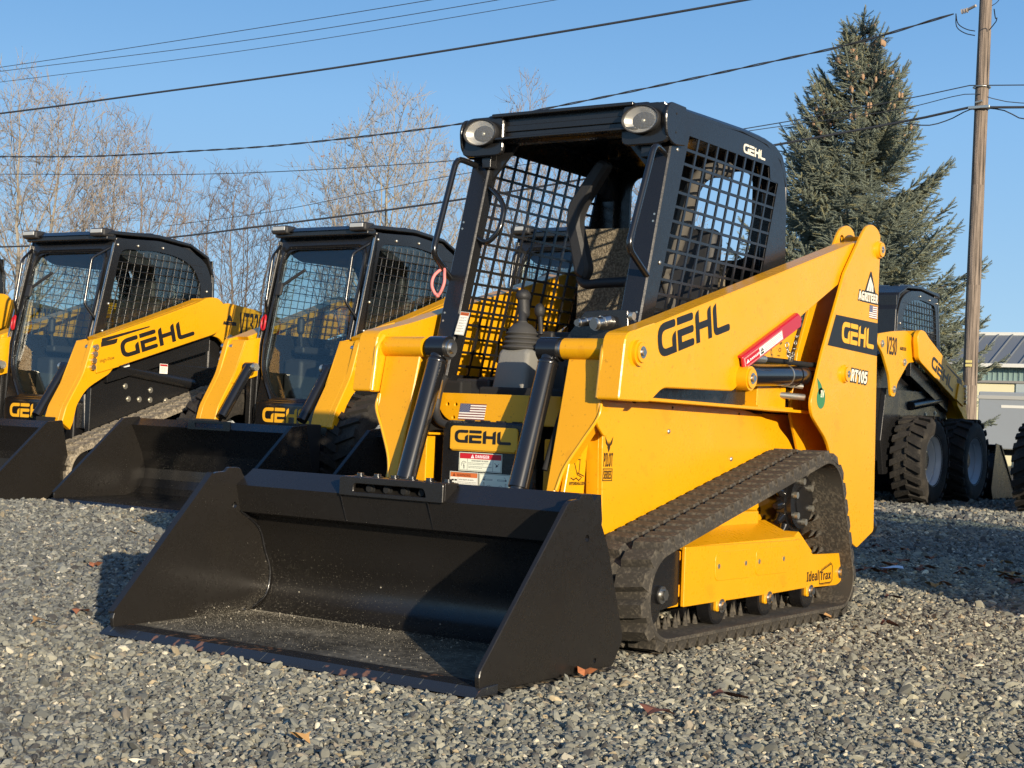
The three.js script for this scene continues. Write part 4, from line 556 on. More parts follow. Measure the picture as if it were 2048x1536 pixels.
function makeLoader(tracked, dz, bw = 0.833) {
  const T = new THREE.Group();
  // bucket
  const inn = [[-0.775, 0.606], [-0.70, 0.555], [-0.735, 0.50], [-0.81, 0.36], [-0.852, 0.235], [-0.845, 0.16], [-0.81, 0.10], [-0.75, 0.055], [-0.68, 0.036], [-0.12, 0.026]].map(p => [p[0] + dz, p[1]]), out = [...inn].reverse().map(p => [p[0] - 0.012, p[1] - 0.006]); out[0] = [-0.12 + dz, 0.014]; out[out.length - 1] = [-0.785 + dz, 0.60];
  const bk = mesh('bucket', side([...inn, ...out], -bw + 0.012, bw - 0.012, { bev: 0 }), M.bucket, T);
  for (const s of [1, -1]) { mesh('side_plate', XR(side([[-0.03, 0.022], [-0.025, 0.06, 0.02], [-0.635, 0.603, 0.02], [-0.78, 0.618, 0.01], [-0.905, 0.13, 0.03], [-0.84, 0.01], [-0.13, 0.01]].map(p => [p[0] + dz, p[1], p[2]]), bw - 0.014, bw), s), M.bucket, bk); mesh('edge_bar', XR(barSeg([bw - 0.004, 0.06, -0.03 + dz], [bw - 0.004, 0.595, -0.63 + dz], 0.03, 0.016), s), M.bucket, bk); }
  mesh('cutting_edge', side([[0.004 + dz, 0.002], [-0.03 + dz, 0.024], [-0.125 + dz, 0.029], [-0.125 + dz, 0.002]], -bw - 0.014, bw + 0.014, { bev: 0.001 }), M.black, bk);
  mesh('step_plate', front([[-0.23, 0.545, 0.004], [0.19, 0.545, 0.004], [0.19, 0.612, 0.008], [-0.23, 0.612, 0.008]], -0.712 + dz, -0.70 + dz, { holes: [{ pts: [[-0.16, 0.562, 0.008], [-0.16, 0.592, 0.008], [0.12, 0.592, 0.008], [0.12, 0.562, 0.008]] }] }), M.bucket, bk);
  mesh('quick_attach', [box(-0.55, 0.55, 0.12, 0.56, -0.98 + dz * 0.5, -0.90 + dz, 0.01), box(-0.60, -0.42, 0.15, 0.62, -1.20, -0.93 + dz, 0.01), box(0.42, 0.60, 0.15, 0.62, -1.20, -0.93 + dz, 0.01)], M.dark, T);
  // arms
  const arm = [[-1.205, 0.60, 0.01], [-1.240, 0.72, 0.03], [-1.390, 0.97, 0.05], [-1.475, 1.243, 0.02], [-1.545, 1.262, 0.02], [-2.17, 1.476, 0], [-2.62, 1.636, 0.05], [-2.72, 1.686, 0.05], [-2.85, 1.690, 0.04], [-2.918, 1.64, 0.03], [-2.916, 1.56, 0.03], [-2.865, 1.405, 0.03], [-2.80, 1.374, 0.02], [-1.70, 1.035, 0.02], [-1.655, 0.985, 0.02], [-1.43, 0.86, 0.08], [-1.345, 0.73, 0.03], [-1.318, 0.60, 0], [-1.293, 0.545, 0]];
  for (const s of [1, -1]) {
    const a = mesh('lift_arm', XR(join([side(arm, 0.635, 0.685, { bev: 0.005 }), side([[-1.2055, 0.60, 0.01], [-1.241, 0.72, 0.03], [-1.391, 0.97, 0.05], [-1.50, 1.245, 0.02], [-1.56, 1.22], [-1.44, 0.95], [-1.29, 0.70], [-1.25, 0.60]], 0.48, 0.64, { bev: 0.005 }), side([[-1.56, 1.268], [-2.17, 1.478], [-2.72, 1.675], [-2.72, 1.62], [-1.60, 1.22]], 0.52, 0.64, { bev: 0.004 }), side([[-2.70, 1.60], [-2.70, 1.672], [-2.84, 1.68], [-2.90, 1.60], [-2.85, 1.42]], 0.50, 0.64, { bev: 0.008 })]), s), M.yellow, T);
    mesh('side_badge', XR(onSide(gehl(0.150, 0.83), 0.685, 1.112, -1.785, 0.300), 1), M.decalBlack, s > 0 ? a : new THREE.Group());
    mesh('hose_cover', XR(side([[-1.51, 0.985], [-1.498, 1.178], [-1.68, 1.222], [-1.745, 1.05]], 0.684, 0.700, { r: 0.008 }), s), M.yellow, a);
    mesh('coupler_block', XR(join([0, 1, 2, 3].map(i => rod([0.60, 1.185 - i * 0.052, -1.495 + 0.008 * i], [0.715, 1.185 - i * 0.052, -1.49 + 0.008 * i], 0.023, 12))), s), M.steel, a);
    mesh('stripe', XR(join([onSide(extr(shp([[0, 0], [0.50, 0.155], [0.50, 0.165], [0.0, 0.03]]), 0.001, 0), 0.6855, 1.228, -1.56), onSide(extr(shp([[0, -0.05], [0.16, 0.02], [0.17, 0.055], [0, 0.015]]), 0.001, 0), 0.6855, 1.215, -1.555)]), s), M.decalBlack, a);
    const link = mesh('rear_link', XR(side([[-2.68, 1.58, 0.03], [-3.05, 1.667, 0.05], [-3.40, 1.635, 0.05], [-3.76, 1.588, 0.03], [-3.79, 1.50, 0.03], [-3.62, 1.40, 0.05], [-3.44, 1.20, 0.05], [-3.38, 1.02, 0.03], [-3.28, 1.02, 0.03], [-3.23, 1.15, 0.03], [-2.95, 1.36, 0.05], [-2.75, 1.38, 0]], 0.585, 0.612, { bev: 0.004, cs: 6 }), s), M.yellow, T);
    for (const [z, y] of [[-3.08, 1.36], [-3.33, 1.09], [-3.68, 1.50]]) mesh('pivot_pin', XR(join([rod([0.61, y, z], [0.625, y, z], 0.035, 18), hexBolt(0.624, y, z, 0.016, 0.012)]), s), M.zinc, link);
    mesh('lift_cylinder', XR(join([rod([0.56, 1.05, -1.75], [0.56, 0.95, -2.7], 0.045, 20), side([[-1.72, 0.92], [-1.70, 1.06], [-2.85, 1.38], [-2.85, 1.24]], 0.55, 0.60)]), s), M.black, T);
    mesh('tilt_cylinder', XR(join([rod([0.40, 1.025, -1.47], [0.40, 0.64, -1.205], 0.038, 20), rod([0.36, 1.03, -1.475], [0.44, 1.03, -1.475], 0.036, 18)]), s), M.gloss, T);
    mesh('pin', XR(rod([0.33, 1.03, -1.475], [0.36, 1.03, -1.475], 0.03, 16), s), M.zinc, T);
    mesh('inner_plate', XR(side([[-1.50, 1.235], [-1.36, 0.90], [-1.40, 0.90], [-1.68, 0.98], [-1.72, 1.28]], 0.47, 0.482), s), M.yellow, T);
    // chassis flank
    mesh('chassis_side', XR(join([side([[-1.60, 0.30], [-1.60, 0.95], [-1.75, 1.10], [-3.35, 1.10], [-3.45, 0.60], [-3.35, 0.28]], 0.50, 0.55, { bev: 0.004 })]), s), M.black, T);
    for (const [z, y] of [[-2.0, 0.80], [-2.12, 0.80], [-2.24, 0.80], [-2.24, 0.88], [-2.42, 0.80], [-1.96, 0.90]]) mesh('bolt', XR(hexBolt(0.55, y, z, 0.016, 0.012), s), M.zinc, T);
    mesh('grab_handle', XR(bent([[0.455, 2.0, -1.81], [0.405, 1.905, -1.674], [0.405, 1.535, -1.62], [0.455, 1.42, -1.70]], 0.012, 0.03, 8), s), M.gloss, T);
    // cab side with guarded window
    const cs = [[-1.62, 0.55], [-1.640, 1.217], [-1.838, 2.08, 0.03], [-2.32, 2.115, 0.05], [-2.66, 2.09, 0.1], [-2.88, 2.0, 0.1], [-2.96, 1.85, 0.05], [-2.975, 1.60], [-2.975, 1.1], [-2.7, 0.9]], win = [[-1.745, 1.30, 0.03], [-1.895, 2.005, 0.08], [-2.30, 2.03, 0.05], [-2.56, 2.01, 0.1], [-2.74, 1.94, 0.08], [-2.83, 1.80, 0.05], [-2.84, 1.30, 0.04]];
    const cf = mesh('cab_side', XR(side(cs, 0.468, 0.49, { holes: [{ pts: win }], bev: 0.004, cs: 6 }), s), M.black, T);
    mesh('side_glass', XR(side(win, 0.472, 0.476, { bev: 0 }), s), M.glass, cf);
    const wires = []; for (let i = 0; i < 14; i++) { const z = -1.80 - i * 0.076, yt = z > -1.88 ? 1.9 : z < -2.72 ? 1.92 : 2.0, zz = z + 0; wires.push(rod([0.486, 1.305, zz + 0.08], [0.486, yt, zz - 0.05], 0.0035, 5)); } for (let i = 0; i < 11; i++) { const y = 1.34 + i * 0.062, z0 = -1.75 - (y - 1.3) * 0.21; wires.push(rod([0.489, y, z0], [0.489, y, -2.83], 0.0035, 5)); }
    tag(mesh('window_guard', XR(join(wires), s), M.guard, cf), null, null, null, 'stuff');
    for (const [z, y] of [[-1.86, 2.03], [-2.08, 2.045], [-2.36, 2.06], [-1.79, 1.55], [-1.74, 1.33], [-2.90, 1.75]]) mesh('guard_bolt', XR(new THREE.SphereGeometry(0.012, 8, 6).translate(0.492, y, z), s), M.zinc, cf);
    mesh('edge_trim', XR(barSeg([0.488, 1.23, -1.632], [0.488, 2.04, -1.818], 0.010, 0.010), s), M.steel, cf);
  }
  // cab front, door, roof, lamps
  const zf = y => (y > 1.217 ? -1.645 - (y - 1.217) * 0.231 : -1.645 + (1.217 - y) * 0.05), slope = g => { const q = g.attributes.position; for (let i = 0; i < q.count; i++) q.setZ(i, q.getZ(i) + zf(q.getY(i))); g.computeVertexNormals(); return g; };
  mesh('cab_front', slope(clean(front([[-0.49, 0.55], [-0.49, 2.08], [0.49, 2.08], [0.49, 0.55]], -0.03, 0, { holes: [{ pts: [[-0.30, 0.80, 0.1], [-0.41, 1.02, 0.08], [-0.41, 1.97, 0.14], [0.41, 1.97, 0.14], [0.41, 1.02, 0.08], [0.30, 0.80, 0.1]] }], bev: 0.004, cs: 8 }))), M.black, T);
  mesh('door_glass', slope(clean(front([[-0.30, 0.80, 0.1], [-0.41, 1.02, 0.08], [-0.41, 1.97, 0.14], [0.41, 1.97, 0.14], [0.41, 1.02, 0.08], [0.30, 0.80, 0.1]], -0.022, -0.018, { bev: 0, cs: 8 }))), M.glass, T);
  mesh('door_frame', slope(clean(bent([[-0.30, 0.79, 0.004], [-0.42, 1.01, 0.004], [-0.42, 1.985, 0.004], [0.42, 1.985, 0.004], [0.42, 1.01, 0.004], [0.30, 0.79, 0.004], [-0.29, 0.79, 0.004]], 0.013, 0.08, 6))), M.gloss, T);
  mesh('wiper', slope(clean(join([rod([-0.39, 1.66, 0.01], [-0.15, 1.80, 0.012], 0.014, 8), box(-0.40, -0.34, 1.60, 1.70, 0, 0.03, 0.01)]))), M.plastic, T);
  mesh('front_cover', [box(-0.42, 0.42, 0.40, 0.78, -1.72, -1.555, 0.04), box(-0.36, 0.36, 0.66, 0.80, -1.70, -1.585, 0.05), box(-0.60, 0.60, 0.25, 0.45, -1.75, -1.62, 0.02)], M.gloss, T);
  mesh('front_lettering', gehl(0.112, 0.48).translate(-0.32, 0.615, -1.5555), M.decalYellow, T);
  const roof = [[-1.74, 2.10], [-1.80, 2.135], [-2.32, 2.165], [-2.70, 2.135], [-2.92, 2.05], [-3.0, 1.88], [-3.01, 1.60]];
  const rf = mesh('roof', [side([...roof, [-2.985, 1.60], [-2.975, 1.88], [-2.90, 2.03], [-2.70, 2.11], [-2.32, 2.135], [-1.80, 2.105]], -0.485, 0.485, { bev: 0.006 }), box(-0.47, 0.47, 2.06, 2.11, -1.86, -1.76, 0.01), ...[-0.36, -0.12, 0.12, 0.36].map(x => side([[-1.95, 2.14], [-2.32, 2.182], [-2.68, 2.15], [-2.68, 2.12], [-2.32, 2.15], [-1.95, 2.12]], x - 0.03, x + 0.03, { bev: 0.006 }))], M.black, T);
  for (const s of [-1, 1]) { mesh('lamp_pod', box(s * 0.395 - 0.085, s * 0.395 + 0.085, 2.082, 2.150, -1.84, -1.715, 0.02), M.plastic, rf); const l = mesh('led_lamp', box(s * 0.395 - 0.065, s * 0.395 + 0.065, 2.108, 2.140, -1.725, -1.707, 0.006), M.lampWhite, rf); }
  mesh('rear_screen', [front([[-0.48, 1.1], [-0.48, 2.02], [0.48, 2.02], [0.48, 1.1]], -2.98, -2.965, { holes: [{ pts: [[-0.38, 1.32, 0.06], [-0.38, 1.93, 0.08], [0.38, 1.93, 0.08], [0.38, 1.32, 0.06]] }] })], M.black, T);
  mesh('rear_glass', front([[-0.38, 1.32, 0.06], [-0.38, 1.93, 0.08], [0.38, 1.93, 0.08], [0.38, 1.32, 0.06]], -2.975, -2.971, { bev: 0, cs: 6 }), M.glass, T);
  mesh('cab_floor', [box(-0.47, 0.47, 0.52, 0.80, -2.95, -1.66, 0)], M.dark, T);
  mesh('headliner', side([[-1.86, 2.09], [-1.84, 1.99, 0.03], [-2.05, 1.90, 0.05], [-2.80, 1.92, 0.05], [-2.92, 1.98], [-2.70, 2.10]], -0.462, 0.462), M.plastic, T);
  const st = mesh('seat', [new RoundedBoxGeometry(0.52, 0.16, 0.50, 3, 0.05).translate(0, 1.0, -2.30), new RoundedBoxGeometry(0.50, 0.62, 0.13, 3, 0.05).rotateX(-0.15).translate(0, 1.36, -2.58), new RoundedBoxGeometry(0.28, 0.20, 0.10, 3, 0.04).translate(0, 1.74, -2.66)], M.plastic, T);
  mesh('armrest', [box(-0.40, -0.29, 1.16, 1.22, -2.4, -1.95, 0.02), box(0.29, 0.40, 1.16, 1.22, -2.4, -1.95, 0.02)], M.plastic, st);
  for (const s of [-1, 1]) mesh('control_stick', [rod([s * 0.34, 1.2, -1.98], [s * 0.33, 1.32, -1.95], 0.014, 8), new THREE.CapsuleGeometry(0.03, 0.08, 4, 10).translate(s * 0.33, 1.38, -1.95)], M.plastic, st);
  mesh('console', [box(0.24, 0.46, 0.80, 1.18, -2.5, -1.85, 0.04), box(-0.46, -0.26, 0.80, 1.12, -2.5, -1.9, 0.04)], M.plastic, T);
  // engine end
  mesh('engine_hood', [side([[-2.95, 0.55], [-2.95, 1.38], [-3.10, 1.46], [-3.52, 1.42, 0.06], [-3.58, 1.1, 0.05], [-3.56, 0.50, 0.03], [-3.4, 0.40]], -0.50, 0.50, { bev: 0.01 })], M.black, T);
  mesh('rear_door', front([[-0.46, 0.62, 0.03], [-0.46, 1.30, 0.05], [0.46, 1.30, 0.05], [0.46, 0.62, 0.03]], -3.60, -3.57, { bev: 0.008 }), M.black, T);
  for (const s of [1, -1]) { mesh('rear_stripe', XR(join([front([[0.10, 0.72], [0.47, 0.98], [0.47, 1.06], [0.10, 0.80]], -3.612, -3.60), front([[0.10, 0.58], [0.47, 0.84], [0.47, 0.92], [0.10, 0.66]], -3.612, -3.60)]), s), M.yellow, T); mesh('rear_bumper', XR(box(0.28, 0.52, 0.32, 0.60, -3.70, -3.56, 0.02), s), M.black, T); }
  mesh('lift_stop', box(0.50, 0.58, 1.16, 1.30, -3.55, -3.25, 0.005), M.red, T);
  if (tracked) for (const s of [1, -1]) {
    addTrack(T, [[-1.33, 0.222, 0.175], [-2.88, 0.70, 0.20], [-3.12, 0.222, 0.175]], 0.56, 0.87, M.dusty, 0.10, 0.026, s);
    mesh('track_frame', XR(join([box(0.60, 0.80, 0.14, 0.36, -3.1, -1.45, 0.02), ...[-1.7, -2.05, -2.4, -2.75].map(z => rod([0.60, 0.16, z], [0.84, 0.16, z], 0.10, 18)), rod([0.58, 0.222, -1.33], [0.84, 0.222, -1.33], 0.16, 24), rod([0.58, 0.70, -2.88], [0.84, 0.70, -2.88], 0.17, 24)]), s), M.black, T);
  } else for (const s of [1, -1]) for (const z of [-1.62, -2.88]) wheelPart(T, s, z, 0.425, 0.43, 0.28, 0.60);
  return T;
}
M.guard = std({ color: lin(0.05, 0.05, 0.05), roughness: 0.25, metalness: 0.6 });
M.lampWhite = phys({ color: lin(0.42, 0.43, 0.42), roughness: 0.25, clearcoat: 0.8 });
function place(T, name, x, z, turn, s, label, group, y) { T.name = numbered(name); scene.add(T); T.position.set(x, y === undefined ? groundH(x, z - 1.5) : y, z); T.rotation.y = turn; T.scale.setScalar(s); return tag(T, label, 'loader', group); }
function modelName(T, str, side_) {                       // model and dealer lettering on the rear links
  const g = [onSide(txt(str, 0.20, 0.30, 0.0012, { shear: 0.05 }), 0.613, 1.40, -3.19)], h = [onSide(txt('AGRITEER', 0.032, 0.17, 0.0012, { fat: 0.1 }), 0.613, 1.475, -2.99), onSide(extr(shp([[0, 0], [0.08, 0], [0.05, 0.05], [0.03, 0.05]], 0.01), 0.001, 0), 0.613, 1.512, -3.03)];
  if (side_ < 0) { g[0] = txt(str, 0.20, 0.30, 0.0012, { shear: 0.05 }).rotateY(-Math.PI / 2).translate(-0.613, 1.36, -3.52); h[0] = txt('AGRITEER', 0.032, 0.17, 0.0012).rotateY(-Math.PI / 2).translate(-0.613, 1.475, -3.17); h.length = 1; }
  mesh('model_lettering', g, M.decalBlack, T); mesh('dealer_lettering', h, M.decalBlack, T);
}
const strap = (T) => { const c = new THREE.CatmullRomCurve3([V(-0.44, 1.44, -1.66), V(-0.42, 1.40, -1.64), V(-0.435, 1.33, -1.64), V(-0.465, 1.34, -1.65), V(-0.47, 1.41, -1.66)], true); mesh('safety_strap', new THREE.TubeGeometry(c, 30, 0.010, 6, true), M.red, T); };
const ROW = 'enclosed-cab loaders parked in the row behind';
{
  const tr = makeLoader(true, -0.30), wh = makeLoader(false, 0);
  place(tr, 'track_loader', -6.99, -3.194, 0.043, 1, 'yellow enclosed-cab loader on dusty rubber tracks, left of the wheeled one', ROW, -0.055);
  mesh('flow_lettering', onSide(txt('High-Flow', 0.034, 0.15, 0.001, { font: 'sans_regular' }), 0.7002, 1.06, -1.545, 0.26), M.decalBrown, tr); mesh('small_decal', onSide(sheet(0.15, 0.065), 0.601, 1.03, -1.80, 0.2), P.small, tr, true); mesh('small_decal', onSide(sheet(0.09, 0.08), 0.601, 1.02, -2.28), P.small, tr, true);
  modelName(tr, 'VT320', 1); strap(tr);
  const t0 = tr.clone(); place(t0, 'track_loader', -9.02, -2.62, 0.06, 1, 'yellow loader mostly cut off by the left edge of the picture', ROW, -0.055);
  place(wh, 'wheeled_loader', -4.908, -3.85, 0, 1, 'yellow enclosed-cab loader on black tyres beside the front loader', ROW, 0); strap(wh);
  const w3 = wh.clone(); place(w3, 'wheeled_loader', -2.98, -4.35, 0, 1, 'loader directly behind the front machine, seen through its open cage', ROW, 0);
  const v = wh.clone(); place(v, 'wheeled_loader', -3.55, -16.2, Math.PI, 1.12, 'wheeled loader at right seen from behind, V230 on its yellow arm', 'loaders parked facing away', 0);
  modelName(wh, 'V270', 1); modelName(w3, 'V270', 1);
  { mesh('model_lettering', txt('V230', 0.17, 0.27, 0.0012, { shear: 0.05 }).rotateY(-Math.PI / 2).translate(-0.613, 1.41, -3.56), M.decalBlack, v); mesh('dealer_lettering', txt('AGRITEER', 0.032, 0.17, 0.0012).rotateY(-Math.PI / 2).translate(-0.613, 1.47, -3.20), M.decalBlack, v); mesh('side_badge', gehl(0.128, 0.72).rotateZ(-0.312).rotateY(-Math.PI / 2).translate(-0.686, 1.345, -2.52), M.decalBlack, v); }
  const r1 = wh.clone(); place(r1, 'wheeled_loader', -0.60, -15.9, Math.PI, 1.08, 'wheeled loader cut off by the right edge of the picture', 'loaders parked facing away', 0);
  const s1 = wh.clone(); place(s1, 'wheeled_loader', 4.6, -0.30, 0, 1, 'wheeled loader beside the front loader, out of the picture, casting the near shadow', 'loaders out of the picture', 0);
  const s2 = wh.clone(); place(s2, 'wheeled_loader', 4.7, -7.7, Math.PI, 1, 'wheeled loader out of the picture at right, casting the far shadow', 'loaders out of the picture', 0);
  footprints.push([-5.78, -4.03, -4.80, -3.83], [-7.9, -6.15, -4.5, -3.4], [-3.83, -2.1, -5.3, -4.32]);
}
// ------------------------------------------------------------------ utility pole and overhead lines (they run along x behind the row)
const wood = std({ color: lin(0.55, 0.53, 0.52), map: woodT, bumpMap: woodT, bumpScale: 0.012, roughness: 0.9 });
{
  const px = -4.65, pz = -20.60, T = thing('utility_pole', 'weathered grey-brown wooden utility pole beside the spruce', 'pole');
  { const g = new THREE.CylinderGeometry(0.088, 0.118, 11, 28, 40), p = g.attributes.position, R = rng(3); for (let i = 0; i < p.count; i++) { const y = p.getY(i), k = 1 + 0.02 * Math.sin(y * 2.1) + 0.015 * (nA[(Math.floor((y + 6) * 40) % 512) * 512 + i % 29 * 9] - 0.5); p.setX(i, p.getX(i) * k + 0.012 * Math.sin(y * 0.5)); p.setZ(i, p.getZ(i) * k); } const uv = g.attributes.uv; for (let i = 0; i < uv.count; i++) uv.setXY(i, uv.getX(i) * 2, uv.getY(i) * 7); g.computeVertexNormals(); mesh('shaft', g.translate(px, 5.5, pz), wood, T, true); }
  mesh('pole_tag', [0, 1].map(i => box(px - 0.05, px + 0.05, 1.86 + i * 0.06, 1.90 + i * 0.06, pz + 0.126, pz + 0.135, 0.002)), std({ color: lin(0.72, 0.60, 0.22), roughness: 0.5 }), T);
  for (const y of [5.93, 6.26]) mesh('band', new THREE.TorusGeometry(0.128, 0.012, 6, 28).rotateX(Math.PI / 2).translate(px, y, pz), M.zinc, T);
  mesh('cable_clamp', [box(px - 0.16, px + 0.18, 5.90, 5.945, pz + 0.12, pz + 0.16, 0.006), rod([px - 0.05, 6.0, pz + 0.13], [px + 0.06, 6.02, pz + 0.13], 0.02, 8)], M.zinc, T);
  mesh('strain_insulator', [rod([px - 0.12, 7.55, pz + 0.08], [px - 0.30, 7.51, pz + 0.0], 0.022, 8), ...[0, 1, 2].map(i => rod([px - 0.27 - i * 0.04, 7.515 - i * 0.006, pz], [px - 0.29 - i * 0.04, 7.512 - i * 0.006, pz], 0.04, 12))], std({ color: lin(0.42, 0.36, 0.30), roughness: 0.3 }), T);
  mesh('strain_insulator', [rod([px + 0.12, 7.66, pz + 0.05], [px + 0.24, 7.66, pz], 0.02, 8), ...[0, 1, 2].map(i => rod([px + 0.24 + i * 0.05, 7.66, pz], [px + 0.265 + i * 0.05, 7.66, pz], 0.04, 12))], std({ color: lin(0.42, 0.36, 0.30), roughness: 0.3 }), T);
  mesh('jumper_wire', [tube([[px - 0.46, 7.48, pz], [px - 0.40, 7.30, pz + 0.05], [px - 0.24, 7.18, pz + 0.1], [px - 0.11, 7.14, pz + 0.1]], 0.008, 20, 5), tube([[px - 0.46, 7.48, pz], [px - 0.42, 7.25, pz + 0.05], [px - 0.26, 7.12, pz + 0.1], [px - 0.11, 7.07, pz + 0.1]], 0.008, 20, 5), tube([[px + 0.11, 7.13, pz + 0.1], [px + 0.24, 7.22, pz + 0.2], [px + 0.32, 7.22, pz + 0.4], [px + 0.55, 7.0, pz + 1.2], [px + 0.9, 6.8, pz + 2.4]], 0.008, 24, 5), tube([[px + 0.11, 7.54, pz], [px + 0.18, 7.58, pz], [px + 0.24, 7.65, pz]], 0.006, 10, 5)], M.dark, T);
  const wire = std({ color: lin(0.035, 0.038, 0.045), roughness: 0.7 });
  const line = (label, pts, r, wav = 0) => { const t = thing('overhead_line', label, 'power line', 'overhead lines'); const P3 = pts.map(p => V(p[0], p[1], p[2] === undefined ? -20.68 + (p[0] + 4.7) * 0.0124 : p[2])), c = new THREE.CatmullRomCurve3(P3), n = wav ? 260 : 90, q = c.getSpacedPoints(n); const mk = ph => new THREE.TubeGeometry(new THREE.CatmullRomCurve3(q.map((p, i) => V(p.x, p.y + wav * Math.sin(i * 1.05 + ph), p.z + wav * Math.cos(i * 1.05 + ph)))), n * (wav ? 2 : 1), r, 5); mesh('conductor', mk(0), wire, t); if (wav) mesh('conductor', mk(Math.PI), wire, t); };
  line('topmost thin wire crossing the upper left sky', [[-60, 9.25], [-30.9, 9.0], [-21.9, 8.99], [-15.8, 9.03], [-10.8, 9.10], [-4.7, 9.24], [12, 9.0]], 0.008);
  line('second thin wire from the top of the sky', [[-60, 9.35], [-30.9, 8.91], [-20.9, 8.76], [-14.0, 8.83], [-9.8, 8.93], [-4.7, 9.1], [12, 8.9]], 0.008);
  line('third thin wire from the top, just above the thick cable', [[-60, 9.0], [-30.9, 8.63], [-20.3, 8.54], [-13.0, 8.66], [-8.8, 8.78], [-4.7, 8.95], [12, 8.7]], 0.007);
  line('thick straight black cable across the upper sky', [[-60, 8.3], [-30.8, 7.82], [-23.7, 7.85], [-18.8, 7.89], [-13.3, 8.02], [-8.8, 8.18], [-4.7, 8.40], [12, 8.2]], 0.024);
  line('wavy twisted cable ending at insulator on the pole', [[-60, 8.3], [-30.7, 6.79], [-25.7, 6.50], [-22.7, 6.42], [-19.8, 6.37], [-15.0, 6.47], [-12.4, 6.66], [-8.2, 7.06], [-6.9, 7.20], [-5.15, 7.48, -20.6]], 0.011, 0.012);
  line('thin wire sagging low through the bare trees', [[-60, 7.4], [-30.7, 6.34], [-23.4, 5.93], [-19.8, 5.80], [-15.2, 5.75], [-11.7, 5.79], [-8.7, 5.93], [-5.8, 6.21], [-4.7, 6.28, -20.47], [-3.5, 6.21], [4, 6.1], [12, 6.3]], 0.009);
  line('thin wire meeting the pole just above the lowest cable', [[-23.3, 4.75], [-19.7, 4.97], [-15.2, 5.45], [-11.7, 5.67], [-8.7, 5.88], [-6.0, 6.04], [-4.7, 6.14, -20.47], [-4.4, 6.05], [-3.9, 5.96], [-3.4, 5.92]], 0.007);
  line('lowest thick cable clamped to the pole', [[-60, 5.2], [-25.5, 4.43], [-19.7, 4.67], [-14.8, 4.98], [-11.2, 5.30], [-8.2, 5.60], [-5.6, 5.87], [-4.7, 5.93, -20.46], [-4.0, 5.91], [4, 5.8], [12, 6.0]], 0.021);
  line('slack cable loop hanging right of the pole', [[-5.9, 5.80], [-5.5, 5.74], [-5.2, 5.80], [-4.7, 5.90, -20.44], [-4.3, 5.88], [-4.05, 5.74], [-3.6, 5.70], [-2.5, 5.75], [6, 5.8]], 0.010);
  line('thin wire leaving the top insulator to the right', [[-4.35, 7.66, -20.6], [-3.5, 7.70], [4, 8.1], [12, 8.6]], 0.009);
}
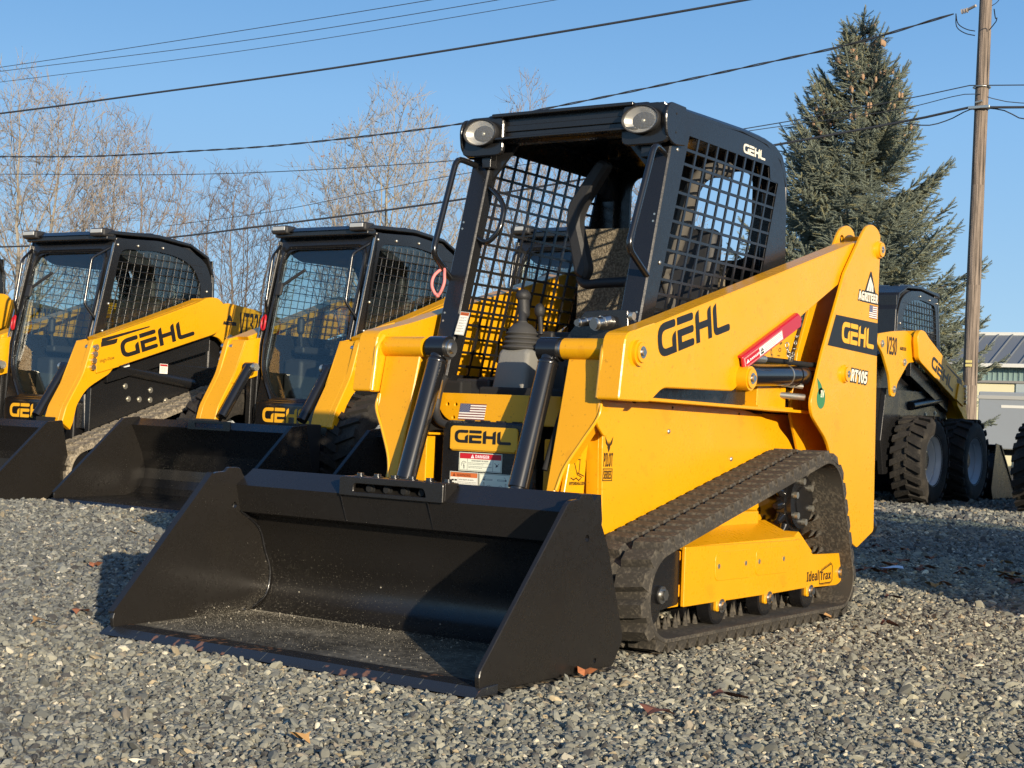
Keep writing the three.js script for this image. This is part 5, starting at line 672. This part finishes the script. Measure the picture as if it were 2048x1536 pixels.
// ------------------------------------------------------------------ bare trees
// limbs grow towards points spread through the crown's volume, then carry fine twigs and a few dead leaves
function bareTree(label, x, z, H, W, seed, stems, leafy, tone, dens = 1) {
  const R = rng(seed), T = thing('bare_tree', label, 'tree', 'bare trees along the far edge'), big = [], fine = [], leaf = [];
  const base = H * 0.20, cy = base + (H - base) * 0.54, ry = (H - base) * 0.5, att = [];
  while (att.length < 3000 * dens) { const p = V(R() * 2 - 1, R() * 2 - 1, R() * 2 - 1), l = p.length(); if (l > 1 || R() > 0.25 + 0.75 * l) continue; const lump = 0.80 + 0.22 * Math.sin(p.x * 5 + seed) * Math.cos(p.z * 4 + p.y * 3); att.push(V(x + p.x * W * lump * (0.72 + 0.34 * (1 - Math.abs(p.y - 0.1))), cy + p.y * ry * (0.9 + 0.14 * Math.sin(p.x * 6 + seed * 2)), z + p.z * W * lump)); }
  const N = []; const node = (p, par) => { N.push({ p, par, kids: 0, r: 0, d: par < 0 ? 0 : N[par].d + 1 }); return N.length - 1; };
  for (let s = 0; s < stems; s++) { const a = s / stems * 6.28 + R() * 2, k = stems > 1 ? 0.22 : 0.03; let q = node(V(x + Math.cos(a) * 0.12 * (stems - 1), -0.15, z + Math.sin(a) * 0.12 * (stems - 1)), -1); for (let i = 1; i * 0.3 < base * 1.1; i++) q = node(N[q].p.clone().add(V(Math.cos(a) * k * 0.3 + (R() - 0.5) * 0.05, 0.3, Math.sin(a) * k * 0.3 + (R() - 0.5) * 0.05)), q); }
  const near = att.map(() => [1e9, -1]), step = 0.21; let from = 0, alive = att.map(() => true);
  for (let it = 0; it < 80; it++) {
    for (let a = 0; a < att.length; a++) if (alive[a]) for (let i = from; i < N.length; i++) { const d = att[a].distanceToSquared(N[i].p); if (d < near[a][0]) near[a] = [d, i]; }
    from = N.length; const pull = new Map();
    for (let a = 0; a < att.length; a++) if (alive[a]) { if (near[a][0] < 0.055) { alive[a] = false; continue; } const i = near[a][1]; if (!pull.has(i)) pull.set(i, V()); pull.get(i).add(att[a].clone().sub(N[i].p).normalize()); }
    if (!pull.size) break;
    for (const [i, d] of pull) { if (N[i].kids > 2) continue; const old = N[i].par >= 0 ? N[i].p.clone().sub(N[N[i].par].p).normalize() : V(0, 1, 0); d.normalize().addScaledVector(old, 0.75).add(V((R() - 0.5) * 0.3, 0.16 + (R() - 0.5) * 0.2, (R() - 0.5) * 0.3)).normalize(); N[i].kids++; node(N[i].p.clone().addScaledVector(d, step), i); }
  }
  for (let i = N.length - 1; i >= 0; i--) { if (!N[i].r) N[i].r = 0.0050 ** 2.0; N[i].R = N[i].r ** 0.5; if (N[i].par >= 0) N[N[i].par].r += N[i].r; }
  const seg = (arr, a, b, ra, rb, n) => { const d = b.clone().sub(a).normalize(), u = (Math.abs(d.y) < 0.9 ? V(0, 1, 0) : V(1, 0, 0)).cross(d).normalize(), w = d.clone().cross(u), A = [], B = []; for (let i = 0; i < n; i++) { const t = i / n * 6.2832, o = u.clone().multiplyScalar(Math.cos(t)).addScaledVector(w, Math.sin(t)); A.push(a.clone().addScaledVector(o, ra)); B.push(b.clone().addScaledVector(o, rb)); } for (let i = 0; i < n; i++) { const j = (i + 1) % n; for (const q of [A[i], A[j], B[i], A[j], B[j], B[i]]) arr.push(q.x, q.y, q.z); } };
  N.forEach((q, i) => {
    if (q.par < 0) return; const p = N[q.par], big_ = q.R > 0.028; seg(big_ ? big : fine, p.p, q.p, Math.min(p.R, q.R * 1.25), q.R, q.R > 0.05 ? 8 : big_ ? 5 : 3);
    const d = q.p.clone().sub(p.p).normalize(), n = q.kids === 0 ? 4 : q.R < 0.02 ? 1 : 0;
    for (let k = 0; k < n; k++) { const e = d.clone().multiplyScalar(0.9).add(V((R() - 0.5) * 1.5, 0.30 + (R() - 0.5) * 0.8, (R() - 0.5) * 1.5)).normalize(), L = 0.22 + 0.34 * R(), m = q.p.clone().addScaledVector(e, L * 0.5), e2 = e.clone().add(V((R() - 0.5) * 0.5, 0.25, (R() - 0.5) * 0.5)).normalize(), t = m.clone().addScaledVector(e2, L * 0.55); seg(fine, q.p, m, 0.006, 0.005, 3); seg(fine, m, t, 0.005, 0.0035, 3);
      if (R() < leafy) { const s = 0.022 + 0.028 * R(), u = V(R() - 0.5, R() - 0.5, R() - 0.5).normalize().multiplyScalar(s), w = V(R() - 0.5, R() - 0.5, R() - 0.5).normalize().multiplyScalar(s); for (const v of [t, t.clone().add(u), t.clone().add(w), t.clone().add(u), t.clone().add(u).add(w), t.clone().add(w)]) leaf.push(v.x, v.y, v.z); } }
  });
  const G = a => { const g = new THREE.BufferGeometry(); g.setAttribute('position', new THREE.Float32BufferAttribute(a, 3)); g.computeVertexNormals(); return g; };
  mesh('trunk', G(big), std({ color: lin(...tone), map: smudgeT, roughness: 0.95 }), T); tag(mesh('crown', G(fine), std({ color: lin(tone[0] * 0.55, tone[1] * 0.53, tone[2] * 0.54), roughness: 0.95 }), T), null, null, null, 'stuff');
  if (leaf.length) tag(mesh('dead_leaves', G(leaf), std({ color: lin(0.22, 0.13, 0.09), roughness: 0.9, side: THREE.DoubleSide }), T), null, null, null, 'stuff');
  return T;
}
bareTree('tall spreading bare tree at the left edge of the sky', -35.2, -26.4, 10.5, 3.8, 11, 2, 0.30, [0.46, 0.41, 0.33], 1.1);
bareTree('bare tree just right of the leftmost one, over the tracked loader', -34.6, -29.6, 9.6, 2.6, 23, 2, 0.25, [0.36, 0.31, 0.26], 0.8);
bareTree('slender upright bare tree between the two enclosed cabs', -36.3, -36.4, 9.4, 2.7, 37, 4, 0.12, [0.25, 0.21, 0.18], 0.8);
bareTree('broad bare tree behind the middle cab, left of the front cage', -26.8, -33.2, 10.4, 3.5, 41, 1, 0.35, [0.48, 0.43, 0.33], 1.0);
bareTree('small bare tree between the slender and the broad one', -33.6, -39.0, 9.0, 1.7, 59, 2, 0.2, [0.32, 0.27, 0.22], 0.6);
bareTree('bare tree showing above the roof of the front loader', -27.0, -41.0, 12.2, 2.6, 67, 1, 0.35, [0.40, 0.34, 0.27], 0.9);
bareTree('bare tree seen through the rear window of the front loader', -20.5, -38.0, 8.8, 2.6, 71, 1, 0.25, [0.40, 0.34, 0.27], 0.8);
// ------------------------------------------------------------------ blue spruce
{
  const bx = -7.40, bz = -22.4, H = 8.08, R = rng(404), T = thing('spruce_tree', 'tall blue-green spruce rising behind the front loader', 'tree');
  mesh('trunk', rod([bx, -0.1, bz], [bx, H - 0.4, bz], 0.15, 10, 0.02), std({ color: lin(0.12, 0.085, 0.06), roughness: 0.95 }), T);
  const sg = []; { const st = new THREE.CylinderGeometry(0.003, 0.005, 0.15, 4).translate(0, 0.075, 0); sg.push(clean(st)); const nd = []; for (let i = 0; i < 34; i++) { const t = i / 34, a = i * 2.4, y = 0.012 + t * 0.135, L = 0.033 * (1 - 0.25 * t), d = V(Math.cos(a), 0.75 + 0.3 * t, Math.sin(a)).normalize(), w = V(-Math.sin(a), 0, Math.cos(a)).multiplyScalar(0.0042), p = V(0, y, 0), q = p.clone().addScaledVector(d, L); for (const v of [p.clone().add(w), p.clone().sub(w), q]) nd.push(v.x, v.y, v.z); } const g = new THREE.BufferGeometry(); g.setAttribute('position', new THREE.Float32BufferAttribute(nd, 3)); g.computeVertexNormals(); sg.push(g); }
  const shoot = join(sg), mats = [], wood2 = [], cones = [], up = V(0, 1, 0), q = new THREE.Quaternion(), m4 = new THREE.Matrix4();
  const addShoot = (p, d, s) => { q.setFromUnitVectors(up, d); m4.compose(p, q, V(s * 1.1, s, s * 1.1)); mats.push(m4.clone()); };
  for (let h = 0.9; h < H - 0.15; h += 0.15) {
    const f = h / H, rad = (2.95 * Math.pow(1 - f, 0.84) + 0.02) * (h < 1.6 ? 0.85 : 1), nb = 5 + Math.round(rad * 2.4);
    for (let b = 0; b < nb; b++) {
      const az = R() * 6.2832, L = rad * (0.70 + 0.40 * R()) * (R() < 0.06 ? 1.12 : 1), out = V(Math.cos(az), 0, Math.sin(az)), tan = V(-out.z, 0, out.x), h0 = h + (R() - 0.5) * 0.14, rise = 0.34 + 0.45 * f, pt = t => V(bx, h0, bz).addScaledVector(out, L * t).add(V(0, L * (rise * t * t - 0.36 * t * (1 - f)), 0));
      for (let i = 0; i < 5; i++) wood2.push(clean(rod(pt(i / 5).toArray(), pt((i + 1) / 5).toArray(), 0.016 * (1 - i / 6), 4)));
      const n = Math.ceil(L / 0.085);
      for (let i = 0; i <= n; i++) {
        const t = 0.22 + 0.78 * i / n, p = pt(t), d = pt(Math.min(1.02, t + 0.03)).sub(pt(t - 0.03)).normalize(); addShoot(p, d, 0.9 + 0.5 * R()); if (i === n) { addShoot(p, d.clone().addScaledVector(up, 0.25).normalize(), 1.5); }
        const sl = 0.46 * Math.min(1, L) * (1.05 - t) * (0.6 + 0.7 * R()) + 0.07;
        for (const s of [-1, 1]) { const sd = d.clone().multiplyScalar(0.75).addScaledVector(tan, s * 0.8).add(V(0, 0.02 - 0.62 * R(), 0)).normalize(), k = Math.ceil(sl / 0.10); for (let j = 0; j < k; j++) { const pp = p.clone().addScaledVector(sd, 0.02 + j * 0.095); addShoot(pp, sd.clone().add(V((R() - 0.5) * 0.5, 0.15 + (R() - 0.5) * 0.4, (R() - 0.5) * 0.5)).normalize(), 0.8 + 0.5 * R()); if (R() < 0.55) addShoot(pp, sd.clone().addScaledVector(tan, (R() - 0.5) * 1.6).add(V(0, -0.35 * R(), 0)).normalize(), 0.7 + 0.4 * R()); } }
      }
      if (h > H * 0.70 && R() < 0.75) for (let k = 0; k < 5; k++) { const p = pt(0.55 + 0.45 * R()); cones.push(new THREE.SphereGeometry(0.028, 6, 5).scale(1, 2.1, 1).translate(p.x + (R() - 0.5) * 0.1, p.y - 0.06, p.z + (R() - 0.5) * 0.1)); }
    }
  }
  for (let k = 0; k < 30; k++) addShoot(V(bx + (R() - 0.5) * 0.06, H - 0.55 + 0.02 * k, bz + (R() - 0.5) * 0.06), V((R() - 0.5) * 0.8, 1, (R() - 0.5) * 0.8).normalize(), 1.1);
  tag(mesh('branches', wood2, std({ color: lin(0.12, 0.09, 0.065), roughness: 1 }), T), null, null, null, 'stuff');
  tag(mesh('cones', cones, std({ color: lin(0.36, 0.23, 0.14), roughness: 0.9 }), T), null, null, null, 'stuff');
  const im = new THREE.InstancedMesh(shoot, std({ color: 0xffffff, roughness: 0.75, side: THREE.DoubleSide }), mats.length); im.name = 'crown'; im.castShadow = im.receiveShadow = true; tag(im, null, null, null, 'stuff');
  mats.forEach((m, i) => { im.setMatrixAt(i, m); const k = 0.7 + 0.6 * R(), y = R() < 0.12; im.setColorAt(i, y ? lin(0.28 * k, 0.27 * k, 0.15 * k) : lin(0.21 * k, 0.24 * k, 0.185 * k)); }); T.add(im);
  console.log('spruce shoots', mats.length);
}
// ------------------------------------------------------------------ metal building and trailer beyond the pole
{
  const T = thing('metal_building', 'low metal building with grey seamed roof and cream doors behind the pole', 'building'), z0 = -40.8, x0 = -20, x1 = 10;
  const teal = std({ color: lin(0.24, 0.34, 0.32), roughness: 0.5 }), trim = std({ color: lin(0.74, 0.73, 0.66), roughness: 0.5 }), roofM = std({ color: lin(0.17, 0.185, 0.20), roughness: 0.55 }), cream = std({ color: lin(0.78, 0.72, 0.46), roughness: 0.6 });
  const wall = mesh('wall', [box(x0, x1, 0, 2.90, z0 - 8, z0 - 0.05, 0)], teal, T);
  const gA = boxUV(join([new THREE.BoxGeometry(0.285, 0.42, 0.012), new THREE.BoxGeometry(0.03, 0.42, 0.03).translate(-0.08, 0, 0.012), new THREE.BoxGeometry(0.03, 0.42, 0.03).translate(0.06, 0, 0.012)]));
  for (let x = x0 + 0.15; x < x1; x += 0.30) { const o = new THREE.Mesh(gA, teal); o.name = 'siding_panel'; o.position.set(x, 2.66, z0 - 0.035); o.castShadow = o.receiveShadow = true; wall.add(o); }
  const L = Math.hypot(1.05, 2.3), an = Math.atan2(1.05, 2.3), gR = boxUV(join([new THREE.BoxGeometry(0.415, 0.02, L), new THREE.BoxGeometry(0.03, 0.045, L).translate(-0.2, 0.025, 0)]).rotateX(an));
  const rf = mesh('roof', side([[z0 + 0.25, 2.86], [z0 - 2.05, 3.90], [z0 - 8, 2.9]], x0 - 0.3, x1 + 0.3, { bev: 0 }), roofM, T);
  for (let x = x0; x < x1 + 0.3; x += 0.42) { const o = new THREE.Mesh(gR, roofM); o.name = 'roof_panel'; o.position.set(x, 2.86 + 0.525 + 0.012, z0 + 0.25 - 1.15); o.castShadow = o.receiveShadow = true; rf.add(o); }
  mesh('ridge_trim', box(x0 - 0.3, x1 + 0.3, 3.88, 3.98, z0 - 2.2, z0 - 1.95, 0.01), trim, rf); mesh('eave_trim', box(x0 - 0.3, x1 + 0.3, 2.82, 2.93, z0 + 0.22, z0 + 0.32, 0.01), trim, rf);
  mesh('door_header', box(x0, x1, 2.38, 2.45, z0 - 0.04, z0 + 0.06, 0.005), std({ color: lin(0.28, 0.27, 0.25), roughness: 0.7 }), T);
  for (let i = 0; i < 9; i++) { const a = x0 + 0.9 + i * 3.2 + 0.16; const d = mesh('garage_door', box(a, a + 2.7, 0.02, 2.36, z0 - 0.045, z0 - 0.02, 0.005), cream, T); for (let k = 1; k < 4; k++) mesh('door_panel', box(a + 0.03, a + 2.67, 0.05 + (k - 1) * 0.78, 0.78 * k, z0 - 0.022, z0 - 0.006, 0.01), cream, d); mesh('door_post', box(a + 2.72, a + 3.18, 0, 2.37, z0 - 0.04, z0 + 0.03, 0.005), std({ color: lin(0.40, 0.46, 0.46), roughness: 0.6 }), T); }
  const Tr = thing('box_trailer', 'grey box trailer parked in front of the cream doors', 'trailer'), gm = phys({ color: lin(0.30, 0.33, 0.36), roughness: 0.45, clearcoat: 0.2 });
  const bd = mesh('box_body', box(-7.45, -3.6, 0.55, 1.78, -32.0, -29.9, 0.03), gm, Tr); mesh('rub_rail', box(-7.46, -3.59, 1.62, 1.70, -29.905, -29.88, 0.004), std({ color: lin(0.45, 0.45, 0.42), roughness: 0.5 }), bd); mesh('side_lettering', [box(-6.95, -6.35, 1.44, 1.50, -29.90, -29.893, 0)], M.white, bd);
  for (const x of [-6.0, -5.0]) mesh('wheel', rod([x, 0.34, -30.2], [x, 0.34, -29.95], 0.34, 24), M.tyre, Tr); mesh('tow_frame', box(-8.4, -3.6, 0.42, 0.54, -31.6, -30.2, 0.01), M.dark, Tr);
}
// ------------------------------------------------------------------ litter
{
  const R = rng(77), a = [], pal = [[0.36, 0.13, 0.05], [0.24, 0.09, 0.045], [0.42, 0.24, 0.09], [0.16, 0.06, 0.04]], L = [[], [], [], []];
  const spots = []; for (let i = 0; i < 46; i++) spots.push([-0.6 + 1.9 * R(), -3.1 - 3.3 * R()]); for (let i = 0; i < 6; i++) spots.push([-3.4 + 3 * R(), -1.2 - 1.6 * R()]); for (let i = 0; i < 7; i++) spots.push([0.3 + 1.7 * R(), -2.6 + 2.6 * R()]); spots.push([0.78, 0.72], [-0.95, 0.05], [-1.05, -0.2], [-2.9, -2.2], [-2.4, -2.3]);
  for (const [x, z] of spots) { const s = 0.022 + 0.028 * R(), y = groundH(x, z) + 0.022, c = Math.floor(R() * 4), th = R() * 6.28, pts = []; for (let k = 0; k < 9; k++) { const t = k / 9 * 6.283, r = s * (k % 2 ? 0.62 : 1.1) * (1 + 0.5 * Math.cos(t)); pts.push(V(Math.cos(t + th) * r, 0.012 * Math.sin(t * 2 + th) + 0.006 * R(), Math.sin(t + th) * r * 0.8)); } for (let k = 0; k < 9; k++) { const p = pts[k], q = pts[(k + 1) % 9]; L[c].push(x, y + 0.008, z, x + q.x, y + q.y, z + q.z, x + p.x, y + p.y, z + p.z); } }
  const grp = new THREE.Group(); grp.name = 'leaf_litter'; scene.add(grp); tag(grp, 'dry brown leaves scattered over the gravel', 'leaves', null, 'stuff');
  L.forEach((l, i) => { const g = new THREE.BufferGeometry(); g.setAttribute('position', new THREE.Float32BufferAttribute(l, 3)); g.computeVertexNormals(); tag(mesh('leaf', g, std({ color: lin(...pal[i]), roughness: 0.85, side: THREE.DoubleSide }), grp), null, null, null, 'stuff'); });
  const sc = mesh('paper_scrap', (() => { const g = new THREE.PlaneGeometry(0.15, 0.07, 8, 4).rotateX(-Math.PI / 2), p = g.attributes.position; for (let i = 0; i < p.count; i++) p.setY(i, 0.005 * Math.sin(p.getX(i) * 40) + 0.005 * Math.cos(p.getZ(i) * 60 + p.getX(i) * 20) + 0.045 + 0.16 * Math.abs(p.getZ(i))); g.computeVertexNormals(); return g.rotateY(0.5); })(), std({ color: lin(0.72, 0.74, 0.80), roughness: 0.7, side: THREE.DoubleSide })); sc.position.set(0.14, groundH(0.14, -4.45), -4.45); tag(sc, 'crumpled pale paper scrap lying in the shadow behind the loader', 'litter');
}
scatterGravel();
renderer.render(scene, camera);
